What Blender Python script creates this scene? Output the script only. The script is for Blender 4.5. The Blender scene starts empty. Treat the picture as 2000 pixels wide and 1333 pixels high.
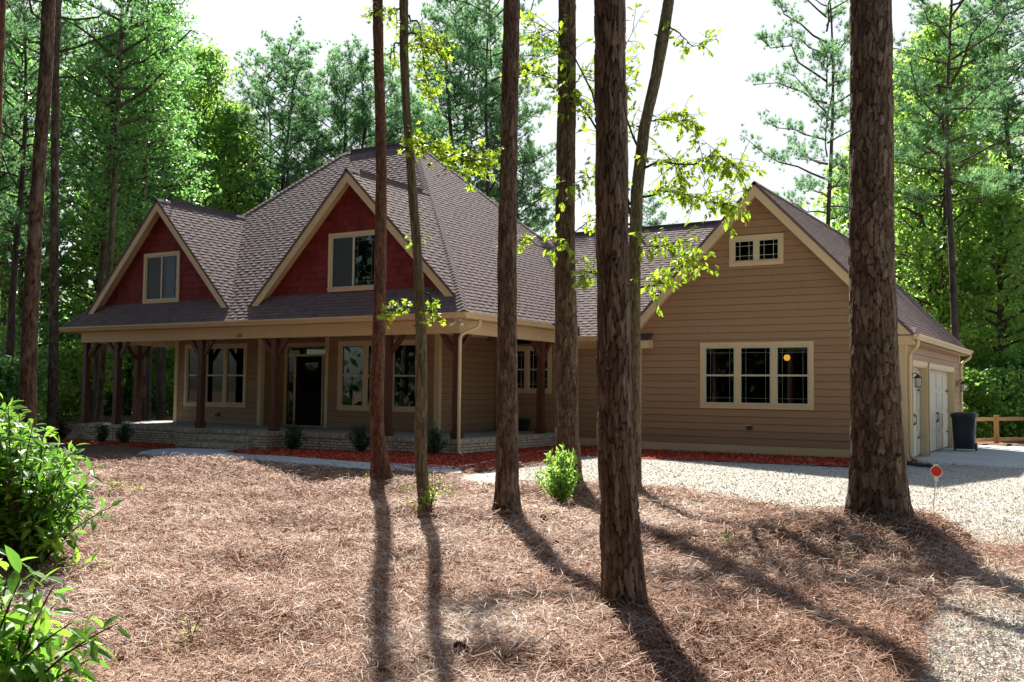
import bpy, math, random
import numpy as np
from mathutils import Vector, Matrix
rad = math.radians
RNG = np.random.default_rng(7)
random.seed(7)
C = bpy.context.scene.collection

# ------------------------------------------------------------------ camera, sky, sun, exposure
sc = bpy.context.scene
CAM = np.array([12.642, -18.320, 1.108]); FPX = 1915.1
YAW, PITCH, ROLL = rad(31.53), rad(2.893), rad(0.651)
_f = np.array([-math.sin(YAW)*math.cos(PITCH), math.cos(YAW)*math.cos(PITCH), math.sin(PITCH)])
_r = np.array([math.cos(YAW), math.sin(YAW), 0.]); _u = np.cross(_r, _f)
CR = math.cos(ROLL)*_r + math.sin(ROLL)*_u; CU = np.cross(CR, _f); CF = _f
cd = bpy.data.cameras.new('camera'); cam = bpy.data.objects.new('camera', cd); C.objects.link(cam)
cd.sensor_width = 36; cd.lens = FPX/2000*36; cd.clip_end = 2000; cd.clip_start = 0.05
cam.matrix_world = Matrix(((CR[0], CU[0], -CF[0], CAM[0]), (CR[1], CU[1], -CF[1], CAM[1]), (CR[2], CU[2], -CF[2], CAM[2]), (0, 0, 0, 1)))
sc.camera = cam
SUN_EL = rad(41.5); SUN_H = np.array([-math.sin(rad(40.3)), math.cos(rad(40.3))]); SUN_H /= np.hypot(*SUN_H)
w = bpy.data.worlds.new('World'); sc.world = w; w.use_nodes = True
nt = w.node_tree; nt.nodes.clear()
wo = nt.nodes.new('ShaderNodeOutputWorld'); bg = nt.nodes.new('ShaderNodeBackground'); sky = nt.nodes.new('ShaderNodeTexSky')
sky.sky_type = 'NISHITA'; sky.sun_disc = False; sky.sun_elevation = SUN_EL
sky.sun_rotation = math.atan2(SUN_H[0], SUN_H[1])
sky.air_density = 1.0; sky.dust_density = 1.5; sky.ozone_density = 1.0
tc = nt.nodes.new('ShaderNodeTexCoord'); nz = nt.nodes.new('ShaderNodeTexNoise'); nz.inputs['Scale'].default_value = 1.6; nz.inputs['Detail'].default_value = 5
cr = nt.nodes.new('ShaderNodeValToRGB'); cr.color_ramp.elements[0].position = .25; cr.color_ramp.elements[1].position = .62
cr.color_ramp.elements[0].color = (.62,)*3+(1,); cr.color_ramp.elements[1].color = (1,)*3+(1,)
mx = nt.nodes.new('ShaderNodeMix'); mx.data_type = 'RGBA'; mx.inputs['B'].default_value = (6.1, 6.5, 6.75, 1)
nt.links.new(tc.outputs['Generated'], nz.inputs['Vector']); nt.links.new(nz.outputs['Fac'], cr.inputs['Fac'])
def vm(op, a, b):
    n_ = nt.nodes.new('ShaderNodeVectorMath'); n_.operation = op; nt.links.new(a, n_.inputs[0]); n_.inputs[1].default_value = b; return n_
def mrange(src, a, b, c, d):
    n_ = nt.nodes.new('ShaderNodeMapRange'); n_.interpolation_type = 'SMOOTHSTEP'; nt.links.new(src, n_.inputs['Value'])
    for k_, v_ in zip(('From Min', 'From Max', 'To Min', 'To Max'), (a, b, c, d)): n_.inputs[k_].default_value = v_
    return n_.outputs['Result']
def mul(a, b):
    n_ = nt.nodes.new('ShaderNodeMath'); n_.operation = 'MULTIPLY'; nt.links.new(a, n_.inputs[0]); nt.links.new(b, n_.inputs[1]); return n_.outputs[0]
el_ = mrange(vm('DOT_PRODUCT', tc.outputs['Generated'], (0, 0, 1)).outputs['Value'], .70, .36, 0, 1)   # bright haze low in the sky, on the sun's side
az_ = mrange(vm('DOT_PRODUCT', tc.outputs['Generated'], (-.1, .99, 0)).outputs['Value'], -.35, .35, 0, 1)
hz_ = mul(mul(el_, az_), cr.outputs['Color'])
nt.links.new(hz_, mx.inputs['Factor']); nt.links.new(sky.outputs['Color'], mx.inputs['A'])
nt.links.new(mx.outputs['Result'], bg.inputs['Color']); nt.links.new(bg.outputs['Background'], wo.inputs['Surface'])
bg.inputs['Strength'].default_value = 0.06
sl = bpy.data.lights.new('sun', 'SUN'); sl.energy = 4.9; sl.angle = rad(.53); sl.color = (1, .95, .86)
so = bpy.data.objects.new('sun', sl); C.objects.link(so)
sd = Vector((SUN_H[0]*math.cos(SUN_EL), SUN_H[1]*math.cos(SUN_EL), math.sin(SUN_EL)))
so.rotation_euler = sd.to_track_quat('Z', 'Y').to_euler(); so.location = (-20, 25, 30)
sc.view_settings.view_transform = 'Standard'; sc.view_settings.look = 'None'; sc.view_settings.exposure = 1.45; sc.view_settings.gamma = 1
cy = sc.cycles; cy.use_denoising = True; cy.max_bounces = 6; cy.diffuse_bounces = 3; cy.glossy_bounces = 3
cy.transmission_bounces = 4; cy.transparent_max_bounces = 8; cy.caustics_reflective = False; cy.caustics_refractive = False
cy.sample_clamp_indirect = 6

# ------------------------------------------------------------------ helpers
def nrm(v):
    v = np.asarray(v, float); return v/np.maximum(np.linalg.norm(v, axis=-1, keepdims=True), 1e-9)
def pray(x, y): return CF + CR*(x-1000)/FPX - CU*(y-666.5)/FPX
def at_z(x, y, z): d = pray(x, y); return CAM + d*(z-CAM[2])/d[2]
FH = np.array([-math.sin(YAW), math.cos(YAW)])
def at_depth(x, y, D): d = pray(x, y); return CAM + d*D/(d[:2]@FH)
def depth_of(p): return float((np.asarray(p)[:2]-CAM[:2])@FH)
def spot(px, D): p = at_depth(px, 765, D); return p[0], p[1]

class MB:
    def __init__(s): s.V = []; s.L = []; s.T = []; s.n = 0; s.A = []
    def add(s, v, faces=None, loops=None, totals=None, tone=None):
        v = np.asarray(v, float).reshape(-1, 3)
        if faces is not None:
            loops = np.fromiter((i for f in faces for i in f), int); totals = np.fromiter((len(f) for f in faces), int)
        s.V.append(v); s.L.append(np.asarray(loops)+s.n); s.T.append(np.asarray(totals)); s.n += len(v)
        s.A.append(np.zeros(len(v)) if tone is None else np.broadcast_to(tone, (len(v),)).astype(float))
        return s
    def hexa(s, p, a, b, c, tone=None):
        p, a, b, c = (np.asarray(q, float) for q in (p, a, b, c))
        if np.dot(np.cross(a, b), c) < 0: a, b = b, a
        v = [p, p+a, p+a+b, p+b, p+c, p+a+c, p+a+b+c, p+b+c]
        return s.add(v, [(3, 2, 1, 0), (4, 5, 6, 7), (0, 1, 5, 4), (1, 2, 6, 5), (2, 3, 7, 6), (3, 0, 4, 7)], tone=tone)
    def box(s, x0, x1, y0, y1, z0, z1, tone=None):
        return s.hexa((x0, y0, z0), (x1-x0, 0, 0), (0, y1-y0, 0), (0, 0, z1-z0), tone)
    def prism(s, poly, d):   # poly: ordered 3D points; extruded by d
        p = np.asarray(poly, float); n = len(p); d = np.asarray(d, float)
        nn = sum(np.cross(p[i]-p[0], p[(i+1) % n]-p[0]) for i in range(n))
        if nn@d > 0: p = p[::-1]
        v = np.vstack([p, p+d])
        f = [tuple(range(n)), tuple(range(2*n-1, n-1, -1))]+[(i, n+i, n+(i+1) % n, (i+1) % n) for i in range(n)]
        return s.add(v, [f[0], f[1]]+[tuple(reversed(q)) for q in f[2:]])
    def tube(s, pts, radii, k=8, cap=True, tone=None):
        pts = np.asarray(pts, float); m = len(pts); radii = np.broadcast_to(radii, (m,))
        T = nrm(np.gradient(pts, axis=0)); ref = np.array([0, 0, 1.]) if abs(T[0][2]) < .9 else np.array([1., 0, 0])
        a = nrm(np.cross(T, ref)); b = np.cross(T, a)
        th = np.arange(k)*2*math.pi/k
        ring = pts[:, None, :]+radii[:, None, None]*(np.cos(th)[None, :, None]*a[:, None, :]+np.sin(th)[None, :, None]*b[:, None, :])
        i, j = np.meshgrid(np.arange(m-1), np.arange(k), indexing='ij'); i = i.ravel(); j = j.ravel(); j2 = (j+1) % k
        q = np.stack([i*k+j, (i+1)*k+j, (i+1)*k+j2, i*k+j2], 1)
        L = list(q.ravel()); Tt = [4]*len(q)
        if cap: L += list(range(k)); Tt.append(k); L += list(range(m*k-1, (m-1)*k-1, -1)); Tt.append(k)
        return s.add(ring.reshape(-1, 3), loops=L, totals=Tt, tone=tone)
    def lathe(s, prof, c=(0, 0, 0), k=20, tone=None):
        prof = np.asarray(prof, float); m = len(prof); th = np.arange(k)*2*math.pi/k
        v = np.stack([prof[:, 0][:, None]*np.cos(th), prof[:, 0][:, None]*np.sin(th), np.repeat(prof[:, 1][:, None], k, 1)], 2)+np.asarray(c)
        i, j = np.meshgrid(np.arange(m-1), np.arange(k), indexing='ij'); i = i.ravel(); j = j.ravel(); j2 = (j+1) % k
        q = np.stack([i*k+j, i*k+j2, (i+1)*k+j2, (i+1)*k+j], 1)
        return s.add(v.reshape(-1, 3), loops=list(q.ravel())+list(range(k-1, -1, -1))+list(range((m-1)*k, m*k)), totals=[4]*len(q)+[k, k], tone=tone)
    def leaves(s, shape, cen, d, n, size, tone=None, fold=0.0):
        # shape (k,2): x along the leaf, y across; d = direction, n = face normal
        shape = np.asarray(shape, float); k = len(shape); N = len(cen)
        d = nrm(d); side = nrm(np.cross(n, d)); n = np.cross(d, side)
        size = np.broadcast_to(size, (N,))
        v = cen[:, None, :]+size[:, None, None]*(shape[None, :, 0, None]*d[:, None, :]+shape[None, :, 1, None]*side[:, None, :]+(fold*np.abs(shape[None, :, 1, None])-.18*shape[None, :, 0, None]**2*(fold != 0))*n[:, None, :])
        tn = None if tone is None else np.repeat(tone, k)
        return s.add(v.reshape(-1, 3), loops=np.arange(N*k), totals=np.full(N, k), tone=tn)
    def build(s, name, mat, parent=None, smooth=False):
        me = bpy.data.meshes.new(name); V = np.vstack(s.V); L = np.concatenate(s.L); T = np.concatenate(s.T)
        if parent is not None: V = V-ORG.get(parent.name, np.zeros(3))
        me.vertices.add(len(V)); me.vertices.foreach_set('co', V.ravel())
        me.loops.add(len(L)); me.loops.foreach_set('vertex_index', L.astype(np.int32))
        me.polygons.add(len(T)); st = np.concatenate([[0], np.cumsum(T)[:-1]])
        me.polygons.foreach_set('loop_start', st.astype(np.int32)); me.polygons.foreach_set('loop_total', T.astype(np.int32))
        me.update(calc_edges=True); me.validate()
        if any(a.any() for a in s.A) and len(me.vertices) == len(V):
            at = me.attributes.new('tone', 'FLOAT', 'POINT'); at.data.foreach_set('value', np.concatenate(s.A))
        if len(me.loops) == len(L) and len(L) < 900000:
            uv = me.uv_layers.new(name='uv'); nn = np.zeros(len(me.polygons)*3); me.polygons.foreach_get('normal', nn); nn = np.abs(nn.reshape(-1, 3))
            W = np.vstack(s.V); ax = np.repeat(nn.argmax(1), T); co = W[L]
            U_ = np.where(ax == 0, co[:, 1], co[:, 0]); V_ = np.where(ax == 2, co[:, 1], co[:, 2])
            uv.data.foreach_set('uv', np.stack([U_, V_], 1).ravel())
        me.polygons.foreach_set('use_smooth', np.full(len(me.polygons), smooth))
        me.materials.append(mat)
        o = bpy.data.objects.new(name, me); C.objects.link(o)
        if parent is not None: o.parent = parent; ORG[o.name] = ORG.get(parent.name, np.zeros(3))
        return o
ORG = {}
def tag(o, label=None, cat=None, group=None, kind=None):
    if label: o['label'] = label
    if cat: o['category'] = cat
    if group: o['group'] = group
    if kind: o['kind'] = kind
    return o
def thing(name, loc, label, cat, group=None):
    o = bpy.data.objects.new(name, None); C.objects.link(o); o.location = tuple(loc); o.empty_display_size = .2
    ORG[o.name] = np.array(loc, float); return tag(o, label, cat, group)
def copy_tree(o, parent=None):
    c = o.copy(); C.objects.link(c); c.parent = parent
    for ch in o.children: copy_tree(ch, c)
    return c
ORD = ['first', 'second', 'third', 'fourth', 'fifth', 'sixth', 'seventh', 'eighth', 'ninth', 'tenth', 'eleventh', 'twelfth', 'thirteenth', 'fourteenth', 'fifteenth', 'sixteenth', 'seventeenth', 'eighteenth', 'nineteenth', 'twentieth']

_tab = RNG.random((256, 256))
def vnoise(x, y):
    x = np.asarray(x, float); y = np.asarray(y, float); xi = np.floor(x).astype(int); yi = np.floor(y).astype(int); fx = x-xi; fy = y-yi
    fx = fx*fx*(3-2*fx); fy = fy*fy*(3-2*fy); g = lambda a, b: _tab[a % 256, b % 256]
    return (g(xi, yi)*(1-fx)+g(xi+1, yi)*fx)*(1-fy)+(g(xi, yi+1)*(1-fx)+g(xi+1, yi+1)*fx)*fy
def fbm(x, y, o=4): return sum(vnoise(x*2**i+17*i, y*2**i+31*i)/2**(i+1) for i in range(o))
def ss(a, b, x): t = np.clip((x-a)/(b-a), 0, 1); return t*t*(3-2*t)

# ------------------------------------------------------------------ materials
def mat(name, col, rough=.7, spec=.3, col2=None, scale=5, detail=4, bump=0, bscale=None, metal=0, stretch=None, coord='Object', tonecols=None, transl=0, ramp=(.35, .65), dist=.01):
    m = bpy.data.materials.new(name); m.use_nodes = True; t = m.node_tree; b = t.nodes['Principled BSDF']; out = t.nodes['Material Output']
    b.inputs['Base Color'].default_value = (*col, 1); b.inputs['Roughness'].default_value = rough
    b.inputs['Specular IOR Level'].default_value = spec; b.inputs['Metallic'].default_value = metal
    tcn = t.nodes.new('ShaderNodeTexCoord'); vec = tcn.outputs[coord]
    if stretch:
        mp = t.nodes.new('ShaderNodeMapping'); mp.inputs['Scale'].default_value = stretch; t.links.new(vec, mp.inputs['Vector']); vec = mp.outputs['Vector']
    src = None
    if tonecols:
        a = t.nodes.new('ShaderNodeAttribute'); a.attribute_name = 'tone'; r = t.nodes.new('ShaderNodeValToRGB')
        while len(r.color_ramp.elements) < len(tonecols): r.color_ramp.elements.new(.5)
        for i, c_ in enumerate(tonecols): r.color_ramp.elements[i].position = i/(len(tonecols)-1); r.color_ramp.elements[i].color = (*c_, 1)
        t.links.new(a.outputs['Fac'], r.inputs['Fac']); src = r.outputs['Color']
    if col2 is not None:
        n = t.nodes.new('ShaderNodeTexNoise'); n.inputs['Scale'].default_value = scale; n.inputs['Detail'].default_value = detail; n.inputs['Roughness'].default_value = .65
        t.links.new(vec, n.inputs['Vector']); r = t.nodes.new('ShaderNodeValToRGB'); r.color_ramp.elements[0].position, r.color_ramp.elements[1].position = ramp
        r.color_ramp.elements[0].color = (*col, 1); r.color_ramp.elements[1].color = (*col2, 1); t.links.new(n.outputs['Fac'], r.inputs['Fac'])
        if src is None: src = r.outputs['Color']
        else:
            x = t.nodes.new('ShaderNodeMix'); x.data_type = 'RGBA'; x.blend_type = 'MULTIPLY'; x.inputs['Factor'].default_value = .6
            t.links.new(src, x.inputs['A']); t.links.new(r.outputs['Color'], x.inputs['B']); src = x.outputs['Result']
    if src is not None: t.links.new(src, b.inputs['Base Color'])
    if bump:
        n = t.nodes.new('ShaderNodeTexNoise'); n.inputs['Scale'].default_value = bscale or scale*4; n.inputs['Detail'].default_value = 5
        t.links.new(vec, n.inputs['Vector']); bp = t.nodes.new('ShaderNodeBump'); bp.inputs['Strength'].default_value = bump; bp.inputs['Distance'].default_value = dist
        t.links.new(n.outputs['Fac'], bp.inputs['Height']); t.links.new(bp.outputs['Normal'], b.inputs['Normal'])
    if transl:
        tr = t.nodes.new('ShaderNodeBsdfTranslucent'); g = t.nodes.new('ShaderNodeMixShader'); g.inputs[0].default_value = transl
        hs = t.nodes.new('ShaderNodeHueSaturation'); hs.inputs['Saturation'].default_value = 1.02; hs.inputs['Value'].default_value = 2.1; hs.inputs['Hue'].default_value = .485
        if src is not None: t.links.new(src, hs.inputs['Color'])
        else: hs.inputs['Color'].default_value = (*col, 1)
        t.links.new(hs.outputs['Color'], tr.inputs['Color']); t.links.new(b.outputs[0], g.inputs[1]); t.links.new(tr.outputs[0], g.inputs[2]); t.links.new(g.outputs[0], out.inputs['Surface'])
    return m
def brick_mat(name, rowlock=False):
    m = mat(name, (.4, .34, .24), .85); t = m.node_tree; b = t.nodes['Principled BSDF']
    uv = t.nodes.new('ShaderNodeTexCoord'); br = t.nodes.new('ShaderNodeTexBrick'); t.links.new(uv.outputs['UV'], br.inputs['Vector'])
    br.inputs['Scale'].default_value = 1; br.inputs['Mortar Size'].default_value = .009; br.inputs['Mortar Smooth'].default_value = .2
    br.inputs['Brick Width'].default_value = .068 if rowlock else .205; br.inputs['Row Height'].default_value = .5 if rowlock else .068
    br.inputs['Color1'].default_value = (.76, .65, .46, 1); br.inputs['Color2'].default_value = (.58, .49, .34, 1); br.inputs['Mortar'].default_value = (.20, .18, .15, 1); br.inputs['Bias'].default_value = -.2
    n = t.nodes.new('ShaderNodeTexNoise'); n.inputs['Scale'].default_value = 9; n.inputs['Detail'].default_value = 4; t.links.new(uv.outputs['UV'], n.inputs['Vector'])
    r = t.nodes.new('ShaderNodeValToRGB'); r.color_ramp.elements[0].position = .35; r.color_ramp.elements[0].color = (.6, .56, .52, 1); r.color_ramp.elements[1].position = .6; r.color_ramp.elements[1].color = (1, 1, 1, 1)
    t.links.new(n.outputs['Fac'], r.inputs['Fac']); x = t.nodes.new('ShaderNodeMix'); x.data_type = 'RGBA'; x.blend_type = 'MULTIPLY'; x.inputs['Factor'].default_value = 1
    t.links.new(br.outputs['Color'], x.inputs['A']); t.links.new(r.outputs['Color'], x.inputs['B']); t.links.new(x.outputs['Result'], b.inputs['Base Color'])
    bp = t.nodes.new('ShaderNodeBump'); bp.inputs['Strength'].default_value = .8; bp.inputs['Distance'].default_value = .006; bp.invert = True
    t.links.new(br.outputs['Fac'], bp.inputs['Height']); t.links.new(bp.outputs['Normal'], b.inputs['Normal'])
    return m
M = {}
M['siding'] = mat('siding_paint', (.93, .93, .93), .6, .3, col2=(1, 1, 1), tonecols=[(.362, .220, .122), (.412, .256, .144)], scale=1.3, bump=.06, bscale=40, stretch=(1, 1, 8))
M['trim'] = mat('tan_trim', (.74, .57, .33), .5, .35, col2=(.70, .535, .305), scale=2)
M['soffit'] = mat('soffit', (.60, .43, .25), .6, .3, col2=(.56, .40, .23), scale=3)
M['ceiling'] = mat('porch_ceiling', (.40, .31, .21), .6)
M['red'] = mat('red_shakes', (.15, .020, .017), .7, .25, tonecols=[(.155, .020, .018), (.25, .034, .029)], bump=.15, bscale=60, stretch=(1, 1, .2))
M['shingle'] = mat('roof_shingles', (.9, .9, .9), .9, .2, col2=(1, 1, 1), scale=60, detail=2, tonecols=[(.165, .112, .104), (.205, .146, .137), (.185, .128, .121), (.228, .166, .156)], bump=.5, bscale=350, dist=.002)
M['cap'] = mat('ridge_cap', (.10, .075, .08), .9, .2, col2=(.14, .10, .105), scale=30, bump=.4, bscale=300, dist=.002)
M['cedar'] = mat('cedar_post', (.085, .030, .015), .55, .35, col2=(.13, .048, .024), scale=3, stretch=(6, 6, .6), bump=.2, bscale=20)
M['brick'] = brick_mat('pale_brick'); M['rowlock'] = brick_mat('rowlock_brick', True)
M['concrete'] = mat('concrete', (.44, .46, .46), .8, .3, col2=(.52, .54, .53), scale=1.5, bump=.15, bscale=120, dist=.003)
M['slab'] = mat('porch_slab', (.30, .30, .27), .7, .3, col2=(.35, .35, .31), scale=2)
M['door_dark'] = mat('dark_door', (.010, .009, .008), .7, .08)
M['grille'] = mat('grey_grille', (.17, .19, .165), .5, .3)
M['garage'] = mat('garage_door_paint', (.60, .55, .42), .45, .4, col2=(.56, .51, .39), scale=3, bump=.08, bscale=80)
M['black'] = mat('black_metal', (.02, .02, .02), .4, .5)
M['can'] = mat('can_plastic', (.022, .028, .034), .45, .4, col2=(.03, .036, .042), scale=6)
M['vinyl'] = mat('window_vinyl', (.62, .58, .45), .4, .4)
M['blind'] = mat('blind', (.75, .72, .62), .6)
M['mulch_ground'] = mat('mulch', (.32, .045, .018), .9, .2, col2=(.62, .10, .045), scale=22, bump=1, bscale=45, dist=.03, ramp=(.3, .7))
M['mulch_chip'] = mat('mulch_chip', (.3, .05, .03), .85, .2, tonecols=[(.34, .045, .02), (.62, .10, .045), (.72, .16, .09)])
M['straw_ground'] = mat('straw_ground', (.10, .052, .034), .95, .1, col2=(.32, .20, .145), scale=14, detail=9, bump=1, bscale=38, dist=.03, ramp=(.3, .72))
M['needle'] = mat('pine_needle', (.3, .2, .15), .75, .25, tonecols=[(.085, .032, .016), (.29, .130, .070), (.40, .225, .145), (.52, .36, .27), (.70, .60, .51)])
M['gravel_ground'] = mat('gravel_ground', (.27, .25, .22), .95, .15, col2=(.58, .54, .47), scale=30, detail=9, bump=.8, bscale=55, dist=.02, ramp=(.32, .6))
M['stone'] = mat('gravel_stone', (.5, .5, .5), .9, .2, tonecols=[(.30, .28, .25), (.50, .47, .41), (.62, .58, .51), (.74, .70, .62)])
M['bark'] = mat('pine_bark', (.55, .5, .48), .92, .2, col2=(1, 1, 1), scale=18, detail=6, stretch=(1, 1, .35), tonecols=[(.014, .009, .006), (.072, .047, .031), (.14, .102, .074), (.25, .20, .155)], bump=.7, bscale=60, dist=.008)
M['barkred'] = mat('reddish_pine_bark', (.55, .5, .48), .92, .2, col2=(1, 1, 1), scale=18, detail=6, stretch=(1, 1, .35), tonecols=[(.020, .010, .006), (.085, .043, .027), (.145, .080, .053), (.22, .14, .10)], bump=.7, bscale=60, dist=.008)
M['barkgrey'] = mat('grey_bark', (.5, .5, .45), .92, .2, col2=(1, 1, 1), scale=22, detail=6, stretch=(1.5, 1.5, .25), tonecols=[(.030, .024, .015), (.105, .088, .058), (.18, .155, .105), (.30, .27, .19)], bump=.7, bscale=70, dist=.008)
M['barkfar'] = mat('far_bark', (.045, .034, .026), .95, .1, col2=(.13, .105, .082), scale=7, detail=6, stretch=(1, 1, .25), bump=.8, bscale=20, dist=.02)
M['twig'] = mat('twig_bark', (.07, .05, .035), .9, .2)
M['pine'] = mat('pine_foliage', (.4, .4, .4), .6, .25, col2=(1, 1, 1), scale=.9, tonecols=[(.065, .17, .085), (.12, .27, .115), (.21, .38, .15)], transl=.5)
M['leaf_bright'] = mat('bright_leaves', (.45, .5, .4), .38, .6, col2=(1, 1, 1), scale=.6, tonecols=[(.11, .24, .055), (.19, .35, .07), (.28, .45, .09)], transl=.58)
M['leaf_mid'] = mat('green_leaves', (.4, .45, .4), .3, .9, col2=(1, 1, 1), scale=.6, tonecols=[(.055, .16, .055), (.10, .26, .065), (.18, .38, .08)], transl=.58)
M['leaf_dark'] = mat('darkened_woods_leaves', (.03, .05, .022), .6, .2, col2=(.05, .08, .03), scale=.5)  # leaf colour darkened so the unseen woods throw less light on the house
M['leaf_near'] = mat('oak_leaves', (.5, .5, .5), .45, .4, tonecols=[(.10, .19, .018), (.15, .25, .02), (.22, .32, .03)], transl=.6)
M['leaf_shrub'] = mat('glossy_shrub_leaves', (.5, .5, .5), .5, .4, tonecols=[(.05, .15, .022), (.095, .24, .032), (.18, .36, .045)], transl=.5)
M['leaf_small'] = mat('foundation_shrub_leaves', (.5, .5, .5), .55, .3, tonecols=[(.02, .055, .022), (.04, .09, .035), (.07, .14, .05)], transl=.2)
M['rail'] = mat('new_fence_wood', (.62, .36, .14), .7, .2, col2=(.52, .28, .10), scale=3, stretch=(1, 6, 6))
M['redglass'] = mat('red_reflector', (.62, .005, .008), .25, .6)
M['white'] = mat('white_plastic', (.75, .75, .72), .4, .4)
M['cone'] = mat('pine_cone', (.12, .06, .03), .8, .2, col2=(.20, .11, .06), scale=30)
M['litter'] = mat('dry_leaf', (.3, .12, .05), .7, .2, tonecols=[(.22, .06, .025), (.42, .22, .11), (.62, .52, .42)])
def glass_mat(name, tint, g=.0):
    m = bpy.data.materials.new(name); m.use_nodes = True; t = m.node_tree; t.nodes.clear(); o = t.nodes.new('ShaderNodeOutputMaterial')
    tr = t.nodes.new('ShaderNodeBsdfTransparent'); tr.inputs[0].default_value = (*tint, 1); gl = t.nodes.new('ShaderNodeBsdfGlossy'); gl.inputs['Roughness'].default_value = .015; gl.inputs[0].default_value = (.95, 1, 1, 1)
    lw = t.nodes.new('ShaderNodeFresnel'); lw.inputs[0].default_value = 1.45; x = t.nodes.new('ShaderNodeMixShader')
    n = t.nodes.new('ShaderNodeTexNoise'); n.inputs['Scale'].default_value = 1.2; bp = t.nodes.new('ShaderNodeBump'); bp.inputs['Strength'].default_value = .08; bp.inputs['Distance'].default_value = .02
    t.links.new(n.outputs['Fac'], bp.inputs['Height']); t.links.new(bp.outputs['Normal'], gl.inputs['Normal'])
    t.links.new(lw.outputs[0], x.inputs[0]); t.links.new(tr.outputs[0], x.inputs[1]); t.links.new(gl.outputs[0], x.inputs[2]); t.links.new(x.outputs[0], o.inputs[0]); return m
M['glass'] = glass_mat('window_glass', (.55, .62, .6))
M['screen'] = mat('insect_screen', (.04, .048, .05), .5, .4)
M['lampglow'] = mat('lamp_glow', (1, .5, .1), .5)
_b = M['lampglow'].node_tree.nodes['Principled BSDF']; _b.inputs['Emission Color'].default_value = (1, .42, .08, 1); _b.inputs['Emission Strength'].default_value = .9

# ------------------------------------------------------------------ terrain
TREES = {}   # name: (x, y, mound height, mound radius)
def tpos(px, py, z): p = at_z(px, py, z); return p[0], p[1]
TREES['a'] = (*tpos(745, 937, -.27), .16, .9)
TREES['b'] = (*tpos(832, 998, -.30), .10, .6)
TREES['c'] = (*tpos(990, 1007, -.28), .12, .7)
TREES['d'] = (*tpos(1114, 955, -.28), .14, .8)
TREES['e'] = (*tpos(1222, 1212, -.32), .08, .7)
TREES['f'] = (*tpos(1240, 962, -.28), .10, .8)
TREES['g'] = (*tpos(1720, 1027, -.15), .26, 1.3)
def gbase(x, y):
    x = np.asarray(x, float); y = np.asarray(y, float)
    h = -.38-.16*ss(0, 1, -x/9)*ss(14, 4, y)-.17*np.exp(-((x-.3)**2/16+(y+6.2)**2/7))
    far = np.hypot(x-2, y)
    return h+.6*ss(30, 90, far)*(fbm(x/25, y/25, 3)-.3)
def pts_px(L, z=-.39): return np.array([at_z(a, b, z)[:2] for a, b in L])
_z = -.5
MULCH1 = np.vstack([[(-13.9, .1), (-13.9, -.95)], pts_px([(250, 873), (330, 873), (400, 874)], _z)[0:0], [(-12.5, -1.15), (-10.5, -1.2), (-9.1, -1.0), (-9.1, .1)]])
WALK = pts_px([(271, 885), (300, 878.5), (340, 876.5), (390, 876), (420, 877), (494, 882.5), (470, 884.5), (440, 887.6), (460, 892), (520, 898), (575, 903), (650, 910.5), (724, 916.5), (809, 920), (905, 925), (900, 936), (872, 935.6), (813, 931.5), (724, 927), (640, 920), (575, 914), (456, 904), (362, 898.6), (299, 893)], _z)
MULCH2 = np.vstack([pts_px([(500, 877), (437, 887.6), (460, 892), (520, 898), (575, 903), (650, 910.5), (724, 916.5)], _z), pts_px([(809, 919), (905, 923.5), (1000, 917), (1060, 911)], -.42), pts_px([(1130, 893), (1190, 893)], -.39), [(1.2, 5.2), (0, 5.2), (0, .1), (-5.5, .1)]])
MULCH3 = np.vstack([pts_px([(1190, 893), (1253, 897), (1400, 903), (1550, 909), (1662, 914.5), (1752, 918)], -.38), [(8.7, 4.75), (2, 5.3), (1.1, 5.2)]])
GRAVEL = np.vstack([pts_px([(880, 934), (905, 925), (1000, 917), (1062, 911), (1130, 890), (1253, 892), (1400, 900), (1662, 910), (1765, 912)], -.39), [(9.3, 4.4), (10.6, 4.6), (14, 4.7), (30, 4.7), (34, -6), (26, -24), (14.2, -19.5)],
  pts_px([(1800, 1500), (1790, 1333), (1800, 1260), (1840, 1180), (1880, 1120), (1885, 1085), (1850, 1045), (1800, 1010), (1720, 1003), (1640, 1008), (1560, 999), (1480, 985), (1350, 970), (1262, 953), (1140, 948), (1060, 954), (1000, 950), (940, 945)], -.38)])
APRON = np.array([(8.5, 5.2), (9.2, 4.55), (16, 4.7), (16, 14.6), (8.5, 14.6)])
HOUSE = np.array([(-13.7, .1), (-.1, .1), (-.1, 5.2), (2.3, 5.2), (2.3, 4.8), (8.65, 4.8), (8.65, 13.5), (-13.7, 13.5)])
def sdist(poly, x, y):   # signed distance, >0 inside
    x = np.asarray(x, float); y = np.asarray(y, float); d = np.full(x.shape, 1e9); ins = np.zeros(x.shape, bool); n = len(poly)
    for i in range(n):
        ax, ay = poly[i]; bx, by = poly[(i+1) % n]; ex, ey = bx-ax, by-ay
        t = np.clip(((x-ax)*ex+(y-ay)*ey)/(ex*ex+ey*ey+1e-12), 0, 1)
        d = np.minimum(d, np.hypot(x-ax-t*ex, y-ay-t*ey))
        c = ((ay > y) != (by > y)) & (x < ex*(y-ay)/(ey+1e-12*(ey == 0))+ax); ins ^= c
    return np.where(ins, d, -d)
def cleared(x, y):   # how far inside any paved or mulched area
    return np.maximum.reduce([sdist(p, x, y) for p in (MULCH1, MULCH2, MULCH3, WALK, GRAVEL, APRON, HOUSE)])
def mounds(x, y):
    return sum(a*np.exp(-((x-tx)**2+(y-ty)**2)/r**2) for tx, ty, a, r in TREES.values())
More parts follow.
